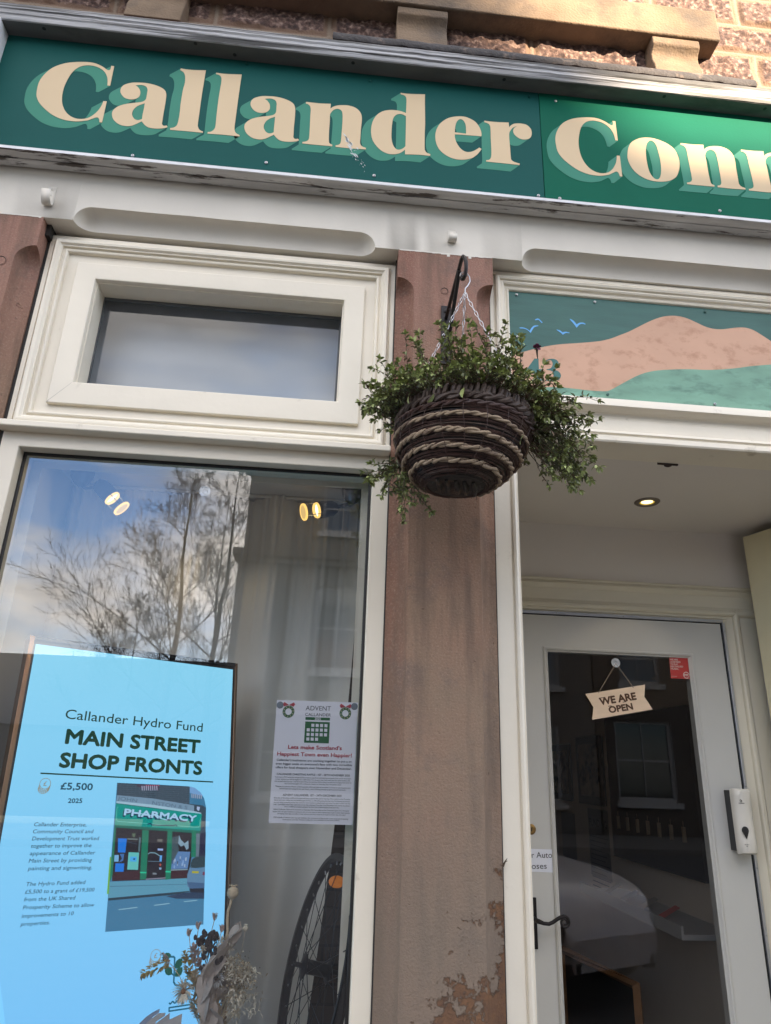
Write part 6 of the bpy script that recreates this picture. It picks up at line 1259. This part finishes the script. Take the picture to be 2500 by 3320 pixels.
for i in range(len(st_x)-1):
    for j in range(q-1): b.f.append((i*q+j, i*q+j+1, (i+1)*q+j+1, (i+1)*q+j)); glassy = (4 <= j <= 9 and 1 <= i <= 7 and (j in (4, 9) and topz[i]-belt[i] > .1 or (i in (1, 2, 7) and 5 <= j <= 8))); b.m.append(1 if glassy else 0)
b.f += [tuple(range(q)), tuple((len(st_x)-1)*q+j for j in range(q-1, -1, -1))]; b.m += [0, 0]
b.m = [0]*len(b.m); cb = b.build('body', [carw, carg], car, sharp=38); md = cb.modifiers.new('s', 'SUBSURF'); md.levels = 1; md.render_levels = 2
for y in (-3.11, -4.69):
    for x in (-.18, 1.88):
        b = MB(); s = 1 if y > -3.9 else -1; b.lathe([(.20, -.09), (.30, -.095), (.325, -.06), (.325, .06), (.30, .095), (.20, .09)], (x, y-.0*s, .195), (0, 1, 0), 28); w_ = b.build('wheel', carb, car)
        b = MB(); b.lathe([(.0001, .03), (.05, .04), (.19, .03), (.20, .09)], (x, y, .195), (0, s, 0), 24); b.build('rim', mat('alloy', (.4, .4, .42), .3, .8), w_)
from mathutils.bvhtree import BVHTree
bpy.context.view_layer.update(); dgx = bpy.context.evaluated_depsgraph_get(); ev = cb.evaluated_get(dgx); bvh = BVHTree.FromObject(cb, dgx)
def wrap(name, m_, quad_, s, off=.006, nu=10, nv=6):
    b = MB(); A = [Vector(q) for q in quad_]
    for i in range(nu+1):
        for j in range(nv+1):
            u, v = i/nu, j/nv; p = (A[0]*(1-u)+A[1]*u)*(1-v)+(A[3]*(1-u)+A[2]*u)*v; p = Vector((p.x, -3.9+s*(p.y), p.z)); h = bvh.find_nearest(p); b.v.append(h[0]+h[1]*off*(1 if h[1].dot(h[0]-Vector((min(h[0].x, 2.0), -3.9, .35))) > 0 else -1))
    for i in range(nu):
        for j in range(nv): k = i*(nv+1)+j; b.f.append((k, k+1, k+nv+2, k+nv+1)); b.m.append(0)
    return b.build(name, m_, car)
for s in (1, -1):
    wrap('headlight', mat('lamp_lens', (.02, .022, .026), .18, 0, spec=.6), [(2.28, .80, .56), (2.66, .55, .36), (2.68, .50, .50), (2.24, .76, .665)], s)
    wrap('side_window', carg, [(.15, .80, .86), (1.02, .80, .85), (.80, .70, 1.12), (.2, .70, 1.16)], s, .004, 16)
    wrap('bumper_trim', carb, [(2.30, .80, .10), (2.70, .40, .10), (2.70, .40, .22), (2.36, .80, .24)], s, .004)
    wrap('headlight_unit', mat('lamp_reflector', (.5, .5, .52), .2, .9), [(2.38, .78, .575), (2.50, .70, .545), (2.50, .70, .61), (2.38, .77, .64)], s, .010, 4, 3)
    b = MB()
    for poly in ([(.95, .84, .80), (1.4, .80, .79), (1.8, .77, .765), (2.1, .74, .72), (2.27, .72, .67)], [(2.24, .80, .55), (2.24, .80, .40), (2.22, .80, .28)], [(1.02, .84, .80), (1.06, .84, .5), (1.1, .84, .1)], [(2.66, .5, .34), (2.45, .74, .36), (2.24, .80, .40)]):
        q = []
        for (a, c) in zip(poly, poly[1:]):
            for k in range(6): t_ = k/6; p_ = Vector(a).lerp(Vector(c), t_); h = bvh.find_nearest(Vector((p_.x, -3.9+s*p_.y, p_.z))); q.append(h[0])
        b.tube(q, .0045, 4)
    b.build('shut_line', carb, car)
wrap('windscreen', carg, [(1.05, .70, .90), (1.05, -.70, .90), (.62, -.62, 1.14), (.62, .62, 1.14)], 1, .004, 12)
for x in (-.18, 1.88):
    for s in (1, -1): b = MB(); b.lathe([(.0001, 0), (.375, 0), (.375, -.06)], (x, -3.9+s*.842, .215), (0, s, 0), 30); b.build('wheel_arch', carb, car)
b = MB(); b.box(2.60, 2.66, -4.25, -3.55, .14, .30); b.build('grille', carb, car)
# the car stands nose-in to the kerb
def turn(me):
    c, q = math.cos(math.radians(64)), math.sin(math.radians(64))
    for v in me.vertices: x, y = v.co.x-2.68, v.co.y+3.9; v.co.x = 2.50+x*c-y*q; v.co.y = -3.0+x*q+y*c
for o in car.children:
    turn(o.data)
    for g in o.children: turn(g.data)
